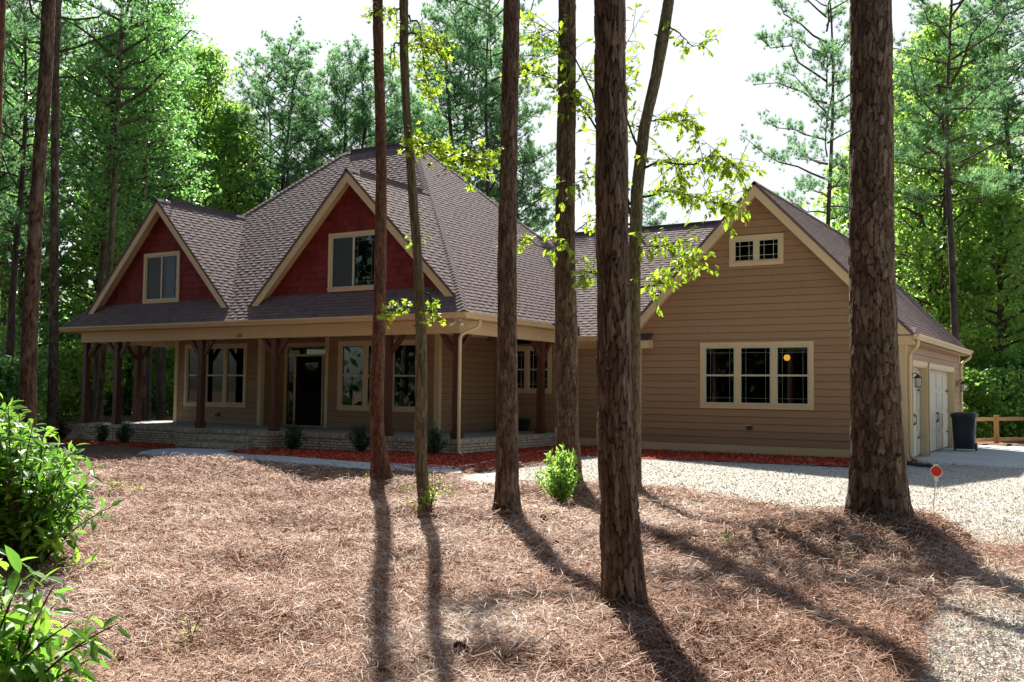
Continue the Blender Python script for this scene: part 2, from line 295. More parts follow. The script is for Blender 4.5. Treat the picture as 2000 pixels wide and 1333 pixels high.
def ground_h(x, y, bumps=True):
    x = np.asarray(x, float); y = np.asarray(y, float)
    s = cleared(x, y)+.16*(fbm(x*1.7, y*1.7, 3)-.45)
    h = gbase(x, y)+.03+mounds(x, y)*ss(.5, -.3, s)
    if bumps: h = h+(.16*(fbm(x*.8+5, y*.8, 3)-.45)+.05*(fbm(x*3, y*3, 3)-.45))
    return h-ss(-.12, .12, s)*(.10+np.where(s > 0, mounds(x, y)*.0, 0))
gx = np.concatenate([-np.geomspace(17, 300, 26)[::-1], np.arange(-16.4, 20.1, .11), np.geomspace(21, 300, 26)])
gy = np.concatenate([-np.geomspace(21.5, 300, 22)[::-1], np.arange(-21, 15.6, .11), np.geomspace(16, 400, 30)])
X_, Y_ = np.meshgrid(gx, gy, indexing='ij'); Z_ = ground_h(X_, Y_)
def sheet(X, Y, Z, keep=None):
    a, b = X.shape; i, j = np.meshgrid(np.arange(a-1), np.arange(b-1), indexing='ij'); i = i.ravel(); j = j.ravel()
    q = np.stack([i*b+j, (i+1)*b+j, (i+1)*b+j+1, i*b+j+1], 1)
    if keep is not None:
        k = keep.ravel()[q].all(1); q = q[k]
    return MB().add(np.stack([X, Y, Z], 2).reshape(-1, 3), loops=q.ravel(), totals=np.full(len(q), 4))
tag(sheet(X_, Y_, Z_).build('ground', M['straw_ground'], smooth=True), 'brown pine straw covered yard and woodland floor around the house', 'ground', kind='structure')
def area(name, poly, off, step, m, label, noise=0, thick=0, edge=.0):
    lo = poly.min(0)-.2; hi = poly.max(0)+.2; x = np.arange(lo[0], hi[0], step); y = np.arange(lo[1], hi[1], step)
    X, Y = np.meshgrid(x, y, indexing='ij'); s = sdist(poly, X, Y); Z = gbase(X, Y)+off+noise*(fbm(X*4, Y*4, 3)-.45)
    return tag(sheet(X, Y, Z, s > edge).build(name, m, smooth=True), label, name.replace('_', ' '), kind='structure')
area('gravel_drive', GRAVEL, .0, .10, M['gravel_ground'], 'pale crushed gravel drive across the front of the garage wing', .03, edge=-.25)
area('mulch_bed', MULCH1, .02, .06, M['mulch_ground'], 'red mulch bed along the brick porch left of the steps', .07, edge=-.06)
area('mulch_bed', MULCH2, .02, .06, M['mulch_ground'], 'red mulch bed between the porch and the curved walkway', .07, edge=-.06)
area('mulch_bed', MULCH3, .02, .06, M['mulch_ground'], 'narrow red mulch strip at the foot of the tan wing wall', .07, edge=-.06)
def slab(name, poly, z, off, m, label, thick=.1):
    n = len(poly); cx = poly.mean(0)
    top = np.array([(p[0], p[1], (gbase(*p)+off) if z is None else z) for p in poly]); mb = MB(); v = np.vstack([top, top-[0, 0, thick]])
    f = [tuple(range(n)), tuple(range(2*n-1, n-1, -1))]+[(n+i, n+(i+1) % n, (i+1) % n, i) for i in range(n)]
    if sum(poly[i][0]*poly[(i+1) % n][1]-poly[(i+1) % n][0]*poly[i][1] for i in range(n)) < 0: f = [tuple(reversed(q)) for q in f]
    mb.add(v, f); return tag(mb.build(name, m), label, name.replace('_', ' '), kind='structure')
slab('walkway', WALK, None, .045, M['concrete'], 'smooth pale blue grey concrete walkway curving from the porch steps', .12)
slab('concrete_apron', APRON, -.385, 0, M['concrete'], 'concrete pad in front of the two garage doors', .12)

# ------------------------------------------------------------------ house
H = thing('house', (-6, 4, 0), 'tan sided house with mauve shingle roofs, red gables and a brick porch', 'house')
def P(name, mb, m, parent=H, smooth=False, label=None):
    o = mb.build(name, M[m] if isinstance(m, str) else m, parent, smooth)
    if label: o['label'] = label
    return o
def clip(poly, a, b, c):   # keep a*x+b*y+c >= 0
    out = []; n = len(poly)
    for i in range(n):
        p = poly[i]; q = poly[(i+1) % n]; dp = a*p[0]+b*p[1]+c; dq = a*q[0]+b*q[1]+c
        if dp >= 0: out.append(p)
        if (dp >= 0) != (dq >= 0): t = dp/(dp-dq); out.append((p[0]+t*(q[0]-p[0]), p[1]+t*(q[1]-p[1])))
    return out
def clip_convex(poly, conv):
    n = len(conv); ar = sum(conv[i][0]*conv[(i+1) % n][1]-conv[(i+1) % n][0]*conv[i][1] for i in range(n)); sg = 1 if ar > 0 else -1
    for i in range(n):
        (x0, y0), (x1, y1) = conv[i], conv[(i+1) % n]
        poly = clip(poly, -(y1-y0)*sg, (x1-x0)*sg, (x0*(y1-y0)-y0*(x1-x0))*sg)
        if len(poly) < 3: return []
    return poly
def roof_plane(mb, poly3, expo=.13, thick=.05):
    """laminated shingles as real overlapping tabs over a convex 3D polygon"""
    p = np.asarray(poly3, float); n = nrm(np.cross(p[1]-p[0], p[2]-p[0]));  n = n if n[2] > 0 else -n
    up = nrm(np.array([0, 0, 1.])-n*n[2]); ua = np.cross(up, n); o = p[0]
    q = np.stack([(p-o)@ua, (p-o)@up], 1); conv = [tuple(a) for a in q]
    W = lambda u, v, h: o+u*ua+v*up+h*n
    # deck slab
    d = [W(u, v, -.004) for u, v in conv]; mb.prism(d, -n*thick)
    v0 = q[:, 1].min(); v1 = q[:, 1].max(); u0 = q[:, 0].min(); u1 = q[:, 0].max(); k = 0; v = v0
    while v < v1:
        u = u0-random.random()*.3; hi = random.random() < .5
        while u < u1:
            wd = random.uniform(.08, .21); hi = not hi; dv = 0 if hi else .035+.02*random.random()
            c = clip_convex([(u, v+dv*0), (u+wd, v+dv*0), (u+wd, v+expo), (u, v+expo)], conv)
            if len(c) >= 3:
                top = .013 if hi else .007
                a = np.array([W(x, y, .001+(top)*(1-(y-v)/expo)) for x, y in c]); b = np.array([W(x, y, -.003) for x, y in c]); m_ = len(c)
                mb.add(np.vstack([a, b]), [tuple(range(m_))]+[(m_+i, m_+(i+1) % m_, (i+1) % m_, i) for i in range(m_)], tone=random.random())
            u += wd
        v += expo; k += 1
    return mb
ZE, SL = 2.84, .967
A_, B_, C_, D_ = (-14.19, -.41), (.41, -.41), (.41, 11.83), (-14.19, 11.83); R1, R2 = (-8.6, 5.71, 8.76), (-5.71, 5.71, 8.76)
e3 = lambda p: (p[0], p[1], ZE)
mr = MB()
roof_plane(mr, [e3(A_), e3(B_), R2, R1]); roof_plane(mr, [e3(B_), e3(C_), R2])
mr2 = MB()
for pl in ([e3(C_), e3(D_), R1, R2], [e3(D_), e3(A_), R1]):
    p = np.array(pl); n = nrm(np.cross(p[1]-p[0], p[2]-p[0])); n = n if n[2] > 0 else -n; mr2.prism(p, -n*.05)
mr.V += mr2.V; mr.A += mr2.A; mr.T += mr2.T; mr.L += [l+mr.n for l in mr2.L]; mr.n += mr2.n
main_roof = P('roof', mr, 'shingle', label='steep mauve hip roof over the main house')
def ridge_cap(mb, a, b, n1, n2, wd=.14):
    a = np.array(a, float); b = np.array(b, float); L = np.linalg.norm(b-a); d = (b-a)/L; k = int(L/.14); n1 = nrm(n1); n2 = nrm(n2)
    for i in range(k):
        p = a+d*i*.14; q = a+d*min(L, i*.14+.2)
        for nn in (n1, n2):
            s_ = nrm(np.cross(d, nn)); s_ = s_ if s_[2] < 0 else -s_
            hp = nrm(n1+n2)
            v = [p+hp*.018, q+hp*.034, q+s_*wd+nn*.028, p+s_*wd+nn*.012]
            mb.add(v+[x-nn*.012 for x in v], [(0, 1, 2, 3), (3, 2, 1, 0), (1, 5, 6, 2), (2, 6, 7, 3), (2, 6, 5, 1)], tone=random.random())
nF = np.array([0, -SL, 1]); nR = np.array([SL, 0, 1]); nL = np.array([-1.06, 0, 1]); nB = np.array([0, SL, 1])
cm = MB(); ridge_cap(cm, R2, e3(B_), nF, nR); ridge_cap(cm, R1, e3(A_), nF, nL); ridge_cap(cm, R2, e3(C_), nR, nB); P('hip_cap', cm, 'shingle', main_roof)
cm = MB(); ridge_cap(cm, R1, R2, nF, nB); cm.tube([(R1[0]+.3, 5.71, 8.80), (R2[0]-.15, 5.71, 8.80)], .045, 6); P('ridge_vent', cm, 'cap', main_roof)

def siding(mb, poly, fr, expo=.169, holes=(), out=.016, z_start=None):
    """fr(u, z, o) -> 3D; lap boards over a convex polygon in (u, z) with rectangular holes (u0,u1,z0,z1)"""
    zs = [p[1] for p in poly]; us = [p[0] for p in poly]; z0 = min(zs) if z_start is None else z_start; z1 = max(zs)
    k = 0
    while z0+k*expo < z1:
        jo = random.random()*3.66; tn_ = .05+.9*random.random(); za = z0+k*expo; zb = min(za+expo, z1); cuts = sorted({za, zb} | {h[j] for h in holes for j in (2, 3) if za < h[j] < zb})
        for c0, c1 in zip(cuts, cuts[1:]):
            iv = [(min(us), max(us))]
            for h in holes:
                if h[2] < c1-1e-6 and h[3] > c0+1e-6:
                    iv = [s for a, b in iv for s in ((a, min(b, h[0])), (max(a, h[1]), b)) if s[1]-s[0] > 1e-4]
            iv2 = []
            for a, b in iv:
                jl = [a]+[q for q in [min(us)+jo+3.66*n_ for n_ in range(4)] if a+.3 < q < b-.3]+[b]
                iv2 += [(p+.0015*(i_ > 0), q-.0015*(i_ < len(jl)-2)) for i_, (p, q) in enumerate(zip(jl, jl[1:]))]
            for a, b in iv2:
                cb = c0+.007 if c0 == za else c0
                if c1-cb < .002: continue
                c = clip_convex([(a, cb), (b, cb), (b, c1), (a, c1)], poly)
                if len(c) < 3: continue
                of = lambda z: .002+out*(1-(z-za)/expo)
                n_ = len(c); v = [fr(u, z, of(z)) for u, z in c]
                mb.add(v, [tuple(range(n_))], tone=tn_)
                if c0 == za and len(c) >= 4:
                    l_ = sorted(u for u, z in c if abs(z-cb) < 1e-6)
                    if len(l_) >= 2: mb.add([fr(l_[0], cb, -.012), fr(l_[-1], cb, -.012), fr(l_[-1], cb, of(cb)), fr(l_[0], cb, of(cb))], [(0, 1, 2, 3)])
        k += 1
    return mb
FRONT = lambda y: (lambda u, z, o: (u, y-o, z))
RIGHT = lambda x: (lambda u, z, o: (x+o, u, z))
LEFT = lambda x: (lambda u, z, o: (x-o, u, z))

def window(fr, u0, u1, z0, z1, units, label, tw=.10, grille=None, slide=False, double=True, screen=False, depth=.09, mull=.09):
    """outer trim rectangle; fr(u,z,o). window > sash, pane, grille"""
    def bx(mb, a, b, c, d, o0, o1):
        p = np.array(fr(a, c, o0)); mb.hexa(p, np.array(fr(b, c, o0))-p, np.array(fr(a, d, o0))-p, np.array(fr(a, c, o1))-p)
    t = MB(); bx(t, u0, u1, z1-tw, z1, -.005, .034); bx(t, u0, u1, z0, z0+tw, -.005, .034)
    bx(t, u0, u0+tw, z0+tw, z1-tw, -.005, .032); bx(t, u1-tw, u1, z0+tw, z1-tw, -.005, .032)
    bx(t, u0-.01, u1+.01, z0+tw-.015, z0+tw+.006, 0, .05)
    a, b, c, d = u0+tw, u1-tw, z0+tw, z1-tw
    uw = (b-a-mull*(units-1))/units
    for i in range(1, units): m0 = a+i*uw+(i-1)*mull; bx(t, m0, m0+mull, c, d, -.03, .026)
    W_ = P('window', t, 'trim', label=label)
    s = MB(); g = MB(); pn = MB(); scn = MB(); hasg = False
    for i in range(units):
        x0 = a+i*(uw+mull); x1 = x0+uw; f_ = .04
        bx(s, x0, x1, d-f_, d, -.04, .012); bx(s, x0, x1, c, c+f_, -.04, .012); bx(s, x0, x0+f_, c+f_, d-f_, -.04, .012); bx(s, x1-f_, x1, c+f_, d-f_, -.04, .012)
        if slide: xm = (x0+x1)/2; bx(s, xm-.022, xm+.022, c+f_, d-f_, -.04, .016)
        elif double: zm = (c+d)/2; bx(s, x0+f_, x1-f_, zm-.022, zm+.022, -.04, .008)
        bx(pn, x0+f_, x1-f_, c+f_, d-f_, -.028, -.022)
        if screen: bx(scn, x0+f_, (x0+x1)/2-.022 if slide else x1-f_, c+f_, d-f_ if slide else (c+d)/2-.022, -.018, -.014)
        if grille:
            hasg = True; q = .11; gb = .009
            ga, gbb = (x0+f_, x1-f_)
            if slide: ga = (x0+x1)/2+.022
            for uu in ((ga+q, gbb-q) if grille == 'prairie' else ()): bx(g, uu-gb/2, uu+gb/2, c+f_, d-f_, -.021, -.012)
            for zz in (d-f_-q, c+f_+q): bx(g, ga, gbb, zz-gb/2, zz+gb/2, -.0205, -.0115)
    P('sash', s, 'vinyl', W_); P('pane', pn, 'glass', W_)
    if hasg: P('grille', g, 'vinyl' if units == 2 else 'grille', W_)
    if screen: P('screen', scn, 'screen', W_)
    return (a, b, c, d)
def hole(u0, u1, z0, z1, tw=.10): return (u0+tw, u1-tw, z0+tw, z1-tw)

# porch base, floor, steps
gl_ = lambda x: float(gbase(x, 0))
m = MB(); m.box(-13.78, 0, 0, .2, -.75, -.107); m.box(-.2, 0, .2, 5.14, -.75, -.107); m.box(-13.78, -13.58, .2, 8, -.75, -.107)
base = P('brick_wall', m, 'brick', label='pale tan brick porch foundation')
m = MB(); m.box(-13.795, .015, -.015, .19, -.105, -.004); m.box(-.19, .015, .19, 5.14, -.105, -.004); m.box(-13.795, -13.59, .19, 8, -.105, -.004); P('rowlock_course', m, 'rowlock', base)
m = MB(); m.box(-13.6, -.18, .18, 5.15, -.15, 0); m.box(-13.6, -12.4, 5.15, 8, -.15, 0); P('porch_floor', m, 'slab')
SX0, SX1 = -8.45, -6.05
st = MB(); st.box(SX0, SX1, -.34, 0, -.75, -.275); st.box(SX0, SX1, -.70, -.34, -.75, -.445)
steps = P('brick_steps', st, 'brick'); m = MB()
m.box(SX0, SX1, -.36, -.0155, -.275, -.172); m.box(SX0, SX1, -.72, -.3401, -.445, -.342); P('tread', m, 'rowlock', steps)
for x0, x1 in ((-8.95, SX0-.001), (SX1+.001, -5.55)):
    m = MB(); m.box(x0, x1, -.42, -.001, -.75, -.107); pd = P('pedestal', m, 'brick'); m = MB(); m.box(x0-.015, x1+.015, -.435, -.016, -.105, -.002); P('rowlock_cap', m, 'rowlock', pd)
# walls
WY = 2.45; WL, WR = -12.49, -2.33
lw = (-12.055, -9.347, .509, 2.427); mw = (-5.762, -2.92, .509, 2.427)
m = MB(); siding(m, [(WL, 0), (-8.75, 0), (-8.75, 2.7), (WL, 2.7)], FRONT(WY), holes=[hole(*lw)]); siding(m, [(-6.25, 0), (WR, 0), (WR, 2.7), (-6.25, 2.7)], FRONT(WY), holes=[hole(*mw)])
RY = 2.95
dr = (-8.30, -6.35, .0, 2.33)
siding(m, [(-8.75, 0), (-6.25, 0), (-6.25, 2.7), (-8.75, 2.7)], FRONT(RY), holes=[(dr[0]+.05, dr[1]-.05, 0, dr[3]-.05)])
siding(m, [(WY, 0), (5.14, 0), (5.14, 2.7), (WY, 2.7)], RIGHT(WR)); siding(m, [(WY, 0), (RY, 0), (RY, 2.7), (WY, 2.7)], RIGHT(-8.75)); siding(m, [(WY, 0), (RY, 0), (RY, 2.7), (WY, 2.7)], LEFT(-6.25)); siding(m, [(WY, -.5), (11.4, -.5), (11.4, 2.7), (WY, 2.7)], LEFT(WL))
P('wall', m, 'siding', label='tan lap siding wall under the porch')
for bxs in [(x, x+.12, WY-.03, WY, 0, 2.555) for x in (WL+.005, -8.75-.12, -6.25, WR-.125)]+[(WR, WR+.03, WY-.03, WY+.10, 0, 2.68), (WL-.03, WL, WY-.03, WY+.10, 0, 2.68), (-8.75, -8.72, WY-.03, WY+.1, 0, 2.68)]:
    m = MB(); m.box(*bxs); P('corner_board', m, 'trim')
for bxs in ((WL, -8.75, WY-.028, WY, 2.556, 2.66), (-6.25, WR, WY-.028, WY, 2.556, 2.66), (WR, WR+.026, WY+.1, 5.1, 2.56, 2.66)):
    m = MB(); m.box(*bxs); P('frieze_board', m, 'trim')
window(FRONT(WY), *lw, 3, 'triple porch window left of the front door', tw=.105)
window(FRONT(WY), *mw, 3, 'triple porch window right of the front door', tw=.105)
m = MB(); D0, D1, DZ = dr[0], dr[1], dr[3]
for a, b in ((D0, D0+.10), (D1-.10, D1)): m.box(a, b, RY-.035, RY+.06, 0.02, DZ)
m.box(D0, D1, RY-.037, RY+.06, DZ, DZ+.10); m.box(D0+.1, D1-.1, RY-.03, RY+.06, 2.04, 2.10); m.box(D0+.1, D1-.1, RY-.06, RY+.06, 0.0, .03)
for x in (D0+.40, D1-.46): m.box(x, x+.06, RY-.03, RY+.06, .03, 2.04)
fd = P('front_door', m, 'trim', label='dark front door with sidelights and transom')
m = MB(); m.box(D0+.46, D1-.46, RY+.0, RY+.045, .03, 2.04); P('door_leaf', m, 'door_dark', fd)
m = MB(); m.box(D0+.62, D1-.62, RY-.006, RY+.0, .95, 1.85); m.box(D0+.1, D0+.4, RY+.02, RY+.026, .03, 2.04); m.box(D1-.4, D1-.1, RY+.02, RY+.026, .03, 2.04); P('sidelight', m, 'glass', fd)
m = MB(); m.box(D0+.1, D1-.1, RY+.02, RY+.026, 2.10, DZ); P('transom', m, 'glass', fd)
m = MB(); m.lathe([(.001, 0), (.028, .01), (.03, .03), (.001, .05)], (0, 0, 0), 12); m.V[-1] = m.V[-1][:, [0, 2, 1]]*[1, -1, 1]+[D1-.52, RY-.0, 1.0]; P('door_knob', m, 'black', fd)
# interior floors / inner walls that close the rooms
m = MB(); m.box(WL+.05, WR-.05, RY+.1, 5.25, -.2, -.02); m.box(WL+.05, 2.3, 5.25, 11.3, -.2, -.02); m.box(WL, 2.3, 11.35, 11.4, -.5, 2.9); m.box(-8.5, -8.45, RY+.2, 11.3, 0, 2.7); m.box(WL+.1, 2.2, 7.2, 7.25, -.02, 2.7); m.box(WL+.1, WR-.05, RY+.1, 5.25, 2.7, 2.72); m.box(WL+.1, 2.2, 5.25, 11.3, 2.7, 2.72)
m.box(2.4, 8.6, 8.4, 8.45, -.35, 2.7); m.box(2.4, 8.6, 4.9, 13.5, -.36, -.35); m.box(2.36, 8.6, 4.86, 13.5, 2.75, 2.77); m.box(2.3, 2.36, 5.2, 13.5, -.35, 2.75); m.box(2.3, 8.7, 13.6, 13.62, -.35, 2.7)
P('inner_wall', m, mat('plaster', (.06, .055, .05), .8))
# ceiling, beam, soffit, fascia, gutters
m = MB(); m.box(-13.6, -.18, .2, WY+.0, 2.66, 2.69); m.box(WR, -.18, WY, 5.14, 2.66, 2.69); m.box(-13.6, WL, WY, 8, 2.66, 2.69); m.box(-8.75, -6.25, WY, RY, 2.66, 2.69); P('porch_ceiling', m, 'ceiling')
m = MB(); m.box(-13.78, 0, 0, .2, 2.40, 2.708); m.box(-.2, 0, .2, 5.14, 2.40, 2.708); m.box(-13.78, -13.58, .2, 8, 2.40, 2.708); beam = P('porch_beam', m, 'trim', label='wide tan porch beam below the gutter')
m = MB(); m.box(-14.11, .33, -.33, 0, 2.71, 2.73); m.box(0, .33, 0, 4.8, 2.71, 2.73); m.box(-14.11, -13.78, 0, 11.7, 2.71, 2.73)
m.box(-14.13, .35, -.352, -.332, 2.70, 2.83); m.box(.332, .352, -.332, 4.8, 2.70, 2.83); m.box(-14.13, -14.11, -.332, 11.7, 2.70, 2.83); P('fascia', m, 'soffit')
def gutter(p0, p1, outd, top, name='gutter', h=.12, wd=.125):
    p0 = np.array([*p0, 0.]); p1 = np.array([*p1, 0.]); o = np.array([*outd, 0.]); prof = [(0, 0), (0, -h), (.06, -h), (.085, -.075), (.105, -.05), (wd, -.035), (wd, 0), (wd-.012, 0), (wd-.012, -.028), (.012, -.05), (.012, 0)]
    a = [p0+o*x+[0, 0, top+z] for x, z in prof]; n = len(a); mb = MB(); mb.add(np.vstack([a, np.array(a)+(p1-p0)]), [(i, (i+1) % n, n+(i+1) % n, n+i) for i in range(n)]+[tuple(range(n)), tuple(range(2*n-1, n-1, -1))])
    return P(name, mb, 'trim')
gutter((-14.19-.04, -.353), (.353+.12, -.353), (0, -1), ZE-.005); gutter((.353, -.35), (.353, 4.75), (1, 0), ZE-.008)
# posts
def post(x, y, dirs):
    m = MB(); m.box(x-.08, x+.08, y-.08, y+.08, .0, 2.398); p = P('post', m, 'cedar')
    m = MB(); m.box(x-.108, x+.108, y-.108, y+.108, .001, .16); m.box(x-.10, x+.10, y-.10, y+.10, .16, .185); P('base_block', m, 'cedar', p)
    for dx, dy in dirs:
        d = np.array([dx, dy, 0.]); s = np.array([-dy, dx, 0.])*.042; pr = [(.080, 1.94), (.080, 2.06), (.19, 2.19), (.38, 2.398), (.50, 2.398), (.33, 2.18), (.20, 2.02)]
        poly = [np.array([x, y, 0])+d*a+[0, 0, z]-s for a, z in pr]; m = MB(); m.prism(poly, 2*s); P('brace', m, 'cedar', p)
for x, y, dd in ((-13.66, .12, [(1, 0), (0, 1)]), (-12.2, .12, [(1, 0), (-1, 0)]), (-8.62, .12, [(1, 0), (-1, 0)]), (-5.85, .12, [(1, 0), (-1, 0)]), (-2.13, .12, [(1, 0), (-1, 0)]), (-.12, .12, [(-1, 0), (0, 1)]), (-.12, 2.15, [(0, -1), (0, 1)]), (-.12, 3.95, [(0, -1), (0, 1)]), (-13.66, 1.94, [(0, -1), (0, 1)])): post(x, y, dd)
# dormers
def rake(mb, foot, apex, y0, y1, wd):   # board on the gable face following the slope, below the roof line
    f = np.array(foot, float); a = np.array(apex, float); d = nrm(a-f); n = np.array([d[1], -d[0]]);  n = n if n[1] < 0 else -n
    t_in = wd/abs(n[1])
    poly = [(f[0], f[1]), (a[0], a[1]), (a[0], a[1]-t_in), (f[0]+(-n[0]*0)+np.sign(a[0]-f[0])*wd/abs(d[1]), f[1])]
    mb.prism([(x, y0, z) for x, z in poly], (0, y1-y0, 0))
def dormer(xl, xr, zf, xa, za, win, lab, wy=.30):
    m = MB()
    for xf in (xl, xr):
        s = (za-zf)/abs(xa-xf); yb = (za-ZE)/SL-.41+.15; yf = (zf-ZE)/SL-.41
        roof_plane(m, [(xf, -.02, zf), (xa, -.02, za), (xa, yb, za), (xf, max(yf, -.02)+.12, zf)][:4] if xf == xl else [(xf, -.02, zf), (xf, max(yf, -.02)+.12, zf), (xa, yb, za), (xa, -.02, za)])
    r_ = P('dormer_roof', m, 'shingle'); m = MB(); ridge_cap(m, (xa, -.03, za), (xa, yb-.1, za), (1, 0, 1), (-1, 0, 1), .12); m.tube([(xa, .5, za+.03), (xa, yb-.5, za+.03)], .035, 6); P('ridge_cap', m, 'cap', r_)
    m = MB()
    for xf in (xl, xr): rake(m, (xf, zf-.05), (xa, za-.05), 0, .025, .19)
    P('rake_board', m, 'trim')
    m = MB()
    for xf in (xl, xr):
        sg = np.sign(xa-xf); a = np.array((xf+sg*.10, .026, zf-.07)); b = np.array((xa, .026, za-.07-.10*(za-zf)/abs(xa-xf))); dn = np.array([0, 0, -.03])
        m.hexa(a, b-a, (0, wy-.02, 0), dn)
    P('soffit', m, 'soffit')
    # gable wall with red shakes
    poly = [(xl+.1, zf-.1), (xr-.1, zf-.1), (xa, za-.15)]; m = MB(); k = 0; z = zf-.1; hl = hole(*win, tw=.085)
    while z < za:
        u = xl-random.random()*.2
        while u < xr:
            wd = random.uniform(.09, .22); dz = random.choice([0, .0, .018, .03]); z0, z1 = z+dz, z+.20
            rects = [(u, u+wd-.004, z0, z1)]
            if u+wd > hl[0] and u < hl[1] and z1 > hl[2] and z0 < hl[3]:
                rects = [(u, min(u+wd, hl[0]), z0, z1), (max(u, hl[1]), u+wd, z0, z1), (max(u, hl[0]), min(u+wd, hl[1]), z0, min(z1, hl[2])), (max(u, hl[0]), min(u+wd, hl[1]), max(z0, hl[3]), z1)]
            for a, b, c, d in rects:
                if b-a < .005 or d-c < .005: continue
                q = clip_convex([(a, c), (b, c), (b, d), (a, d)], poly)
                if len(q) >= 3:
                    tt = random.random(); v = [(x, wy-.004-.018*(1-(zz-z0)/.2), zz) for x, zz in q]; n_ = len(q)
                    m.add(v+[(x, wy, zz) for x, zz in q], [tuple(range(n_))]+[(n_+i, n_+(i+1) % n_, (i+1) % n_, i) for i in range(n_)], tone=tt)
            u += wd
        z += .185
    a, b, c, d = hl; yy = wy+.002
    for q in ([(xl+.1, zf-.1), (xr-.1, zf-.1), (xa, za-.15)],):
        for r in ([(xl, zf-.2), (a, zf-.2), (a, za), (xl, za)], [(b, zf-.2), (xr, zf-.2), (xr, za), (b, za)], [(a, zf-.2), (b, zf-.2), (b, c), (a, c)], [(a, d), (b, d), (b, za), (a, za)]):
            cc = clip_convex(r, q)
            if len(cc) >= 3: m.add([(x, yy, z_) for x, z_ in cc], [tuple(range(len(cc)))])
    P('gable_wall', m, 'red', label='dark red shake gable wall')
    window(FRONT(wy-.02), *win, 1, lab, tw=.085, slide=True, screen=True, grille='prairie')
def px_on(y, *pts):
    out = []
    for a, b in pts: d = pray(a, b); t = (y-CAM[1])/d[1]; p = CAM+d*t; out.append((p[0], p[2]))
    return out
lwp = px_on(.28, (283, 497), (352.5, 490.4), (352, 590), (282.5, 593.9)); mwp = px_on(.28, (643.5, 458), (641.5, 571.4))
lwin = (lwp[0][0], lwp[1][0], (lwp[2][1]+lwp[3][1])/2, (lwp[0][1]+lwp[1][1])/2); mwin = (mwp[0][0], mwp[0][0]+1.62, mwp[1][1], mwp[0][1])
dormer(-13.62, -7.44, 3.21, -10.53, 6.45, lwin, 'sliding window in the left red gable')
dormer(-6.75, -.08, 3.23, -3.45, 6.55, mwin, 'larger sliding window in the red gable behind the thin trunks')
# connector
CY, CE = 5.14, 2.54
m = MB(); roof_plane(m, [(-4.5, 4.69, CE), (2.2, 4.69, CE), (2.4, 4.95, CE+.26*.758), (5.43, 9.44, 6.14), (-4.5, 9.44, 6.14)]); p = np.array([(-3, 14.2, CE), (5.43, 14.2, CE), (5.43, 9.44, 6.14), (-3, 9.44, 6.14)]); m.prism(p, (0, 0, -.05))
cr_ = P('connector_roof', m, 'shingle', label='lower shingle roof joining the hip roof to the garage wing')
m = MB(); ridge_cap(m, (-3, 9.44, 6.14), (5.3, 9.44, 6.14), (0, -1, 1), (0, 1, 1), .13); m.tube([(-2.9, 9.44, 6.18), (5.2, 9.44, 6.18)], .045, 6); P('ridge_vent', m, 'cap', cr_)
cw = (-2.05, -.456, 1.041, 2.351)
m = MB(); siding(m, [(WR, -.13), (2.3, -.13), (2.3, 2.42), (WR, 2.42)], FRONT(CY), holes=[hole(*cw)], z_start=-.132); P('connector_wall', m, 'siding')
window(FRONT(CY), *cw, 2, 'pair of windows at the back of the side porch', screen=False, grille='prairie')
m = MB(); m.box(0, 2.27, CY-.03, CY, -.36, -.13); P('baseboard', m, 'trim')
m = MB(); m.box(0, 2.3, 4.72, CY, 2.40, 2.42); m.box(0.35, 2.3, 4.715, 4.735, 2.38, CE-.03); m.box(0, 2.3, CY-.028, CY, 2.25, 2.398); P('fascia', m, 'soffit')
gutter((.35, 4.71), (2.0, 4.71), (0, -1), CE+.02)
# wing
NY, WX0, WX1, WYB = 4.713, 2.30, 8.72, 13.6; AX, AZ, EZ = 5.435, 6.136, 2.44; EX0, EX1 = 1.893, 8.977
SW = (AZ-EZ)/(EX1-AX)
m = MB(); roof_plane(m, [(EX1, 4.36, EZ), (EX1, 13.93, EZ), (AX, 13.93, AZ), (AX, 4.36, AZ)], .13); roof_plane(m, [(EX0, 4.36, EZ), (AX, 4.36, AZ), (AX, 13.93, AZ), (EX0, 13.93, EZ)], .13)
wr = P('wing_roof', m, 'shingle', label='gable roof over the garage wing')
m = MB(); ridge_cap(m, (AX, 4.33, AZ), (AX, 13.93, AZ), (1, 0, 1), (-1, 0, 1), .13); P('ridge_cap', m, 'cap', wr)
bw = (3.97, 6.728, .735, 2.337); uw_ = (4.712, 6.035, 4.176, 4.915)
m = MB(); ztop = lambda x: AZ-.12-SW*abs(x-AX)
siding(m, [(WX0, -.134), (WX1, -.134), (WX1, ztop(WX1)), (AX, AZ-.12), (WX0, ztop(WX0))], FRONT(NY), holes=[hole(*bw), hole(*uw_)], z_start=-.134)
siding(m, [(NY, -.134), (CY+.1, -.134), (CY+.1, 2.6), (NY, 2.6)], LEFT(WX0), z_start=-.134)
m.prism([(WX0, WYB-.03, -.35), (WX1-.02, WYB-.03, -.35), (WX1-.02, WYB-.03, ztop(WX1)), (AX, WYB-.03, AZ-.12), (WX0, WYB-.03, ztop(WX0))], (0, .02, 0))
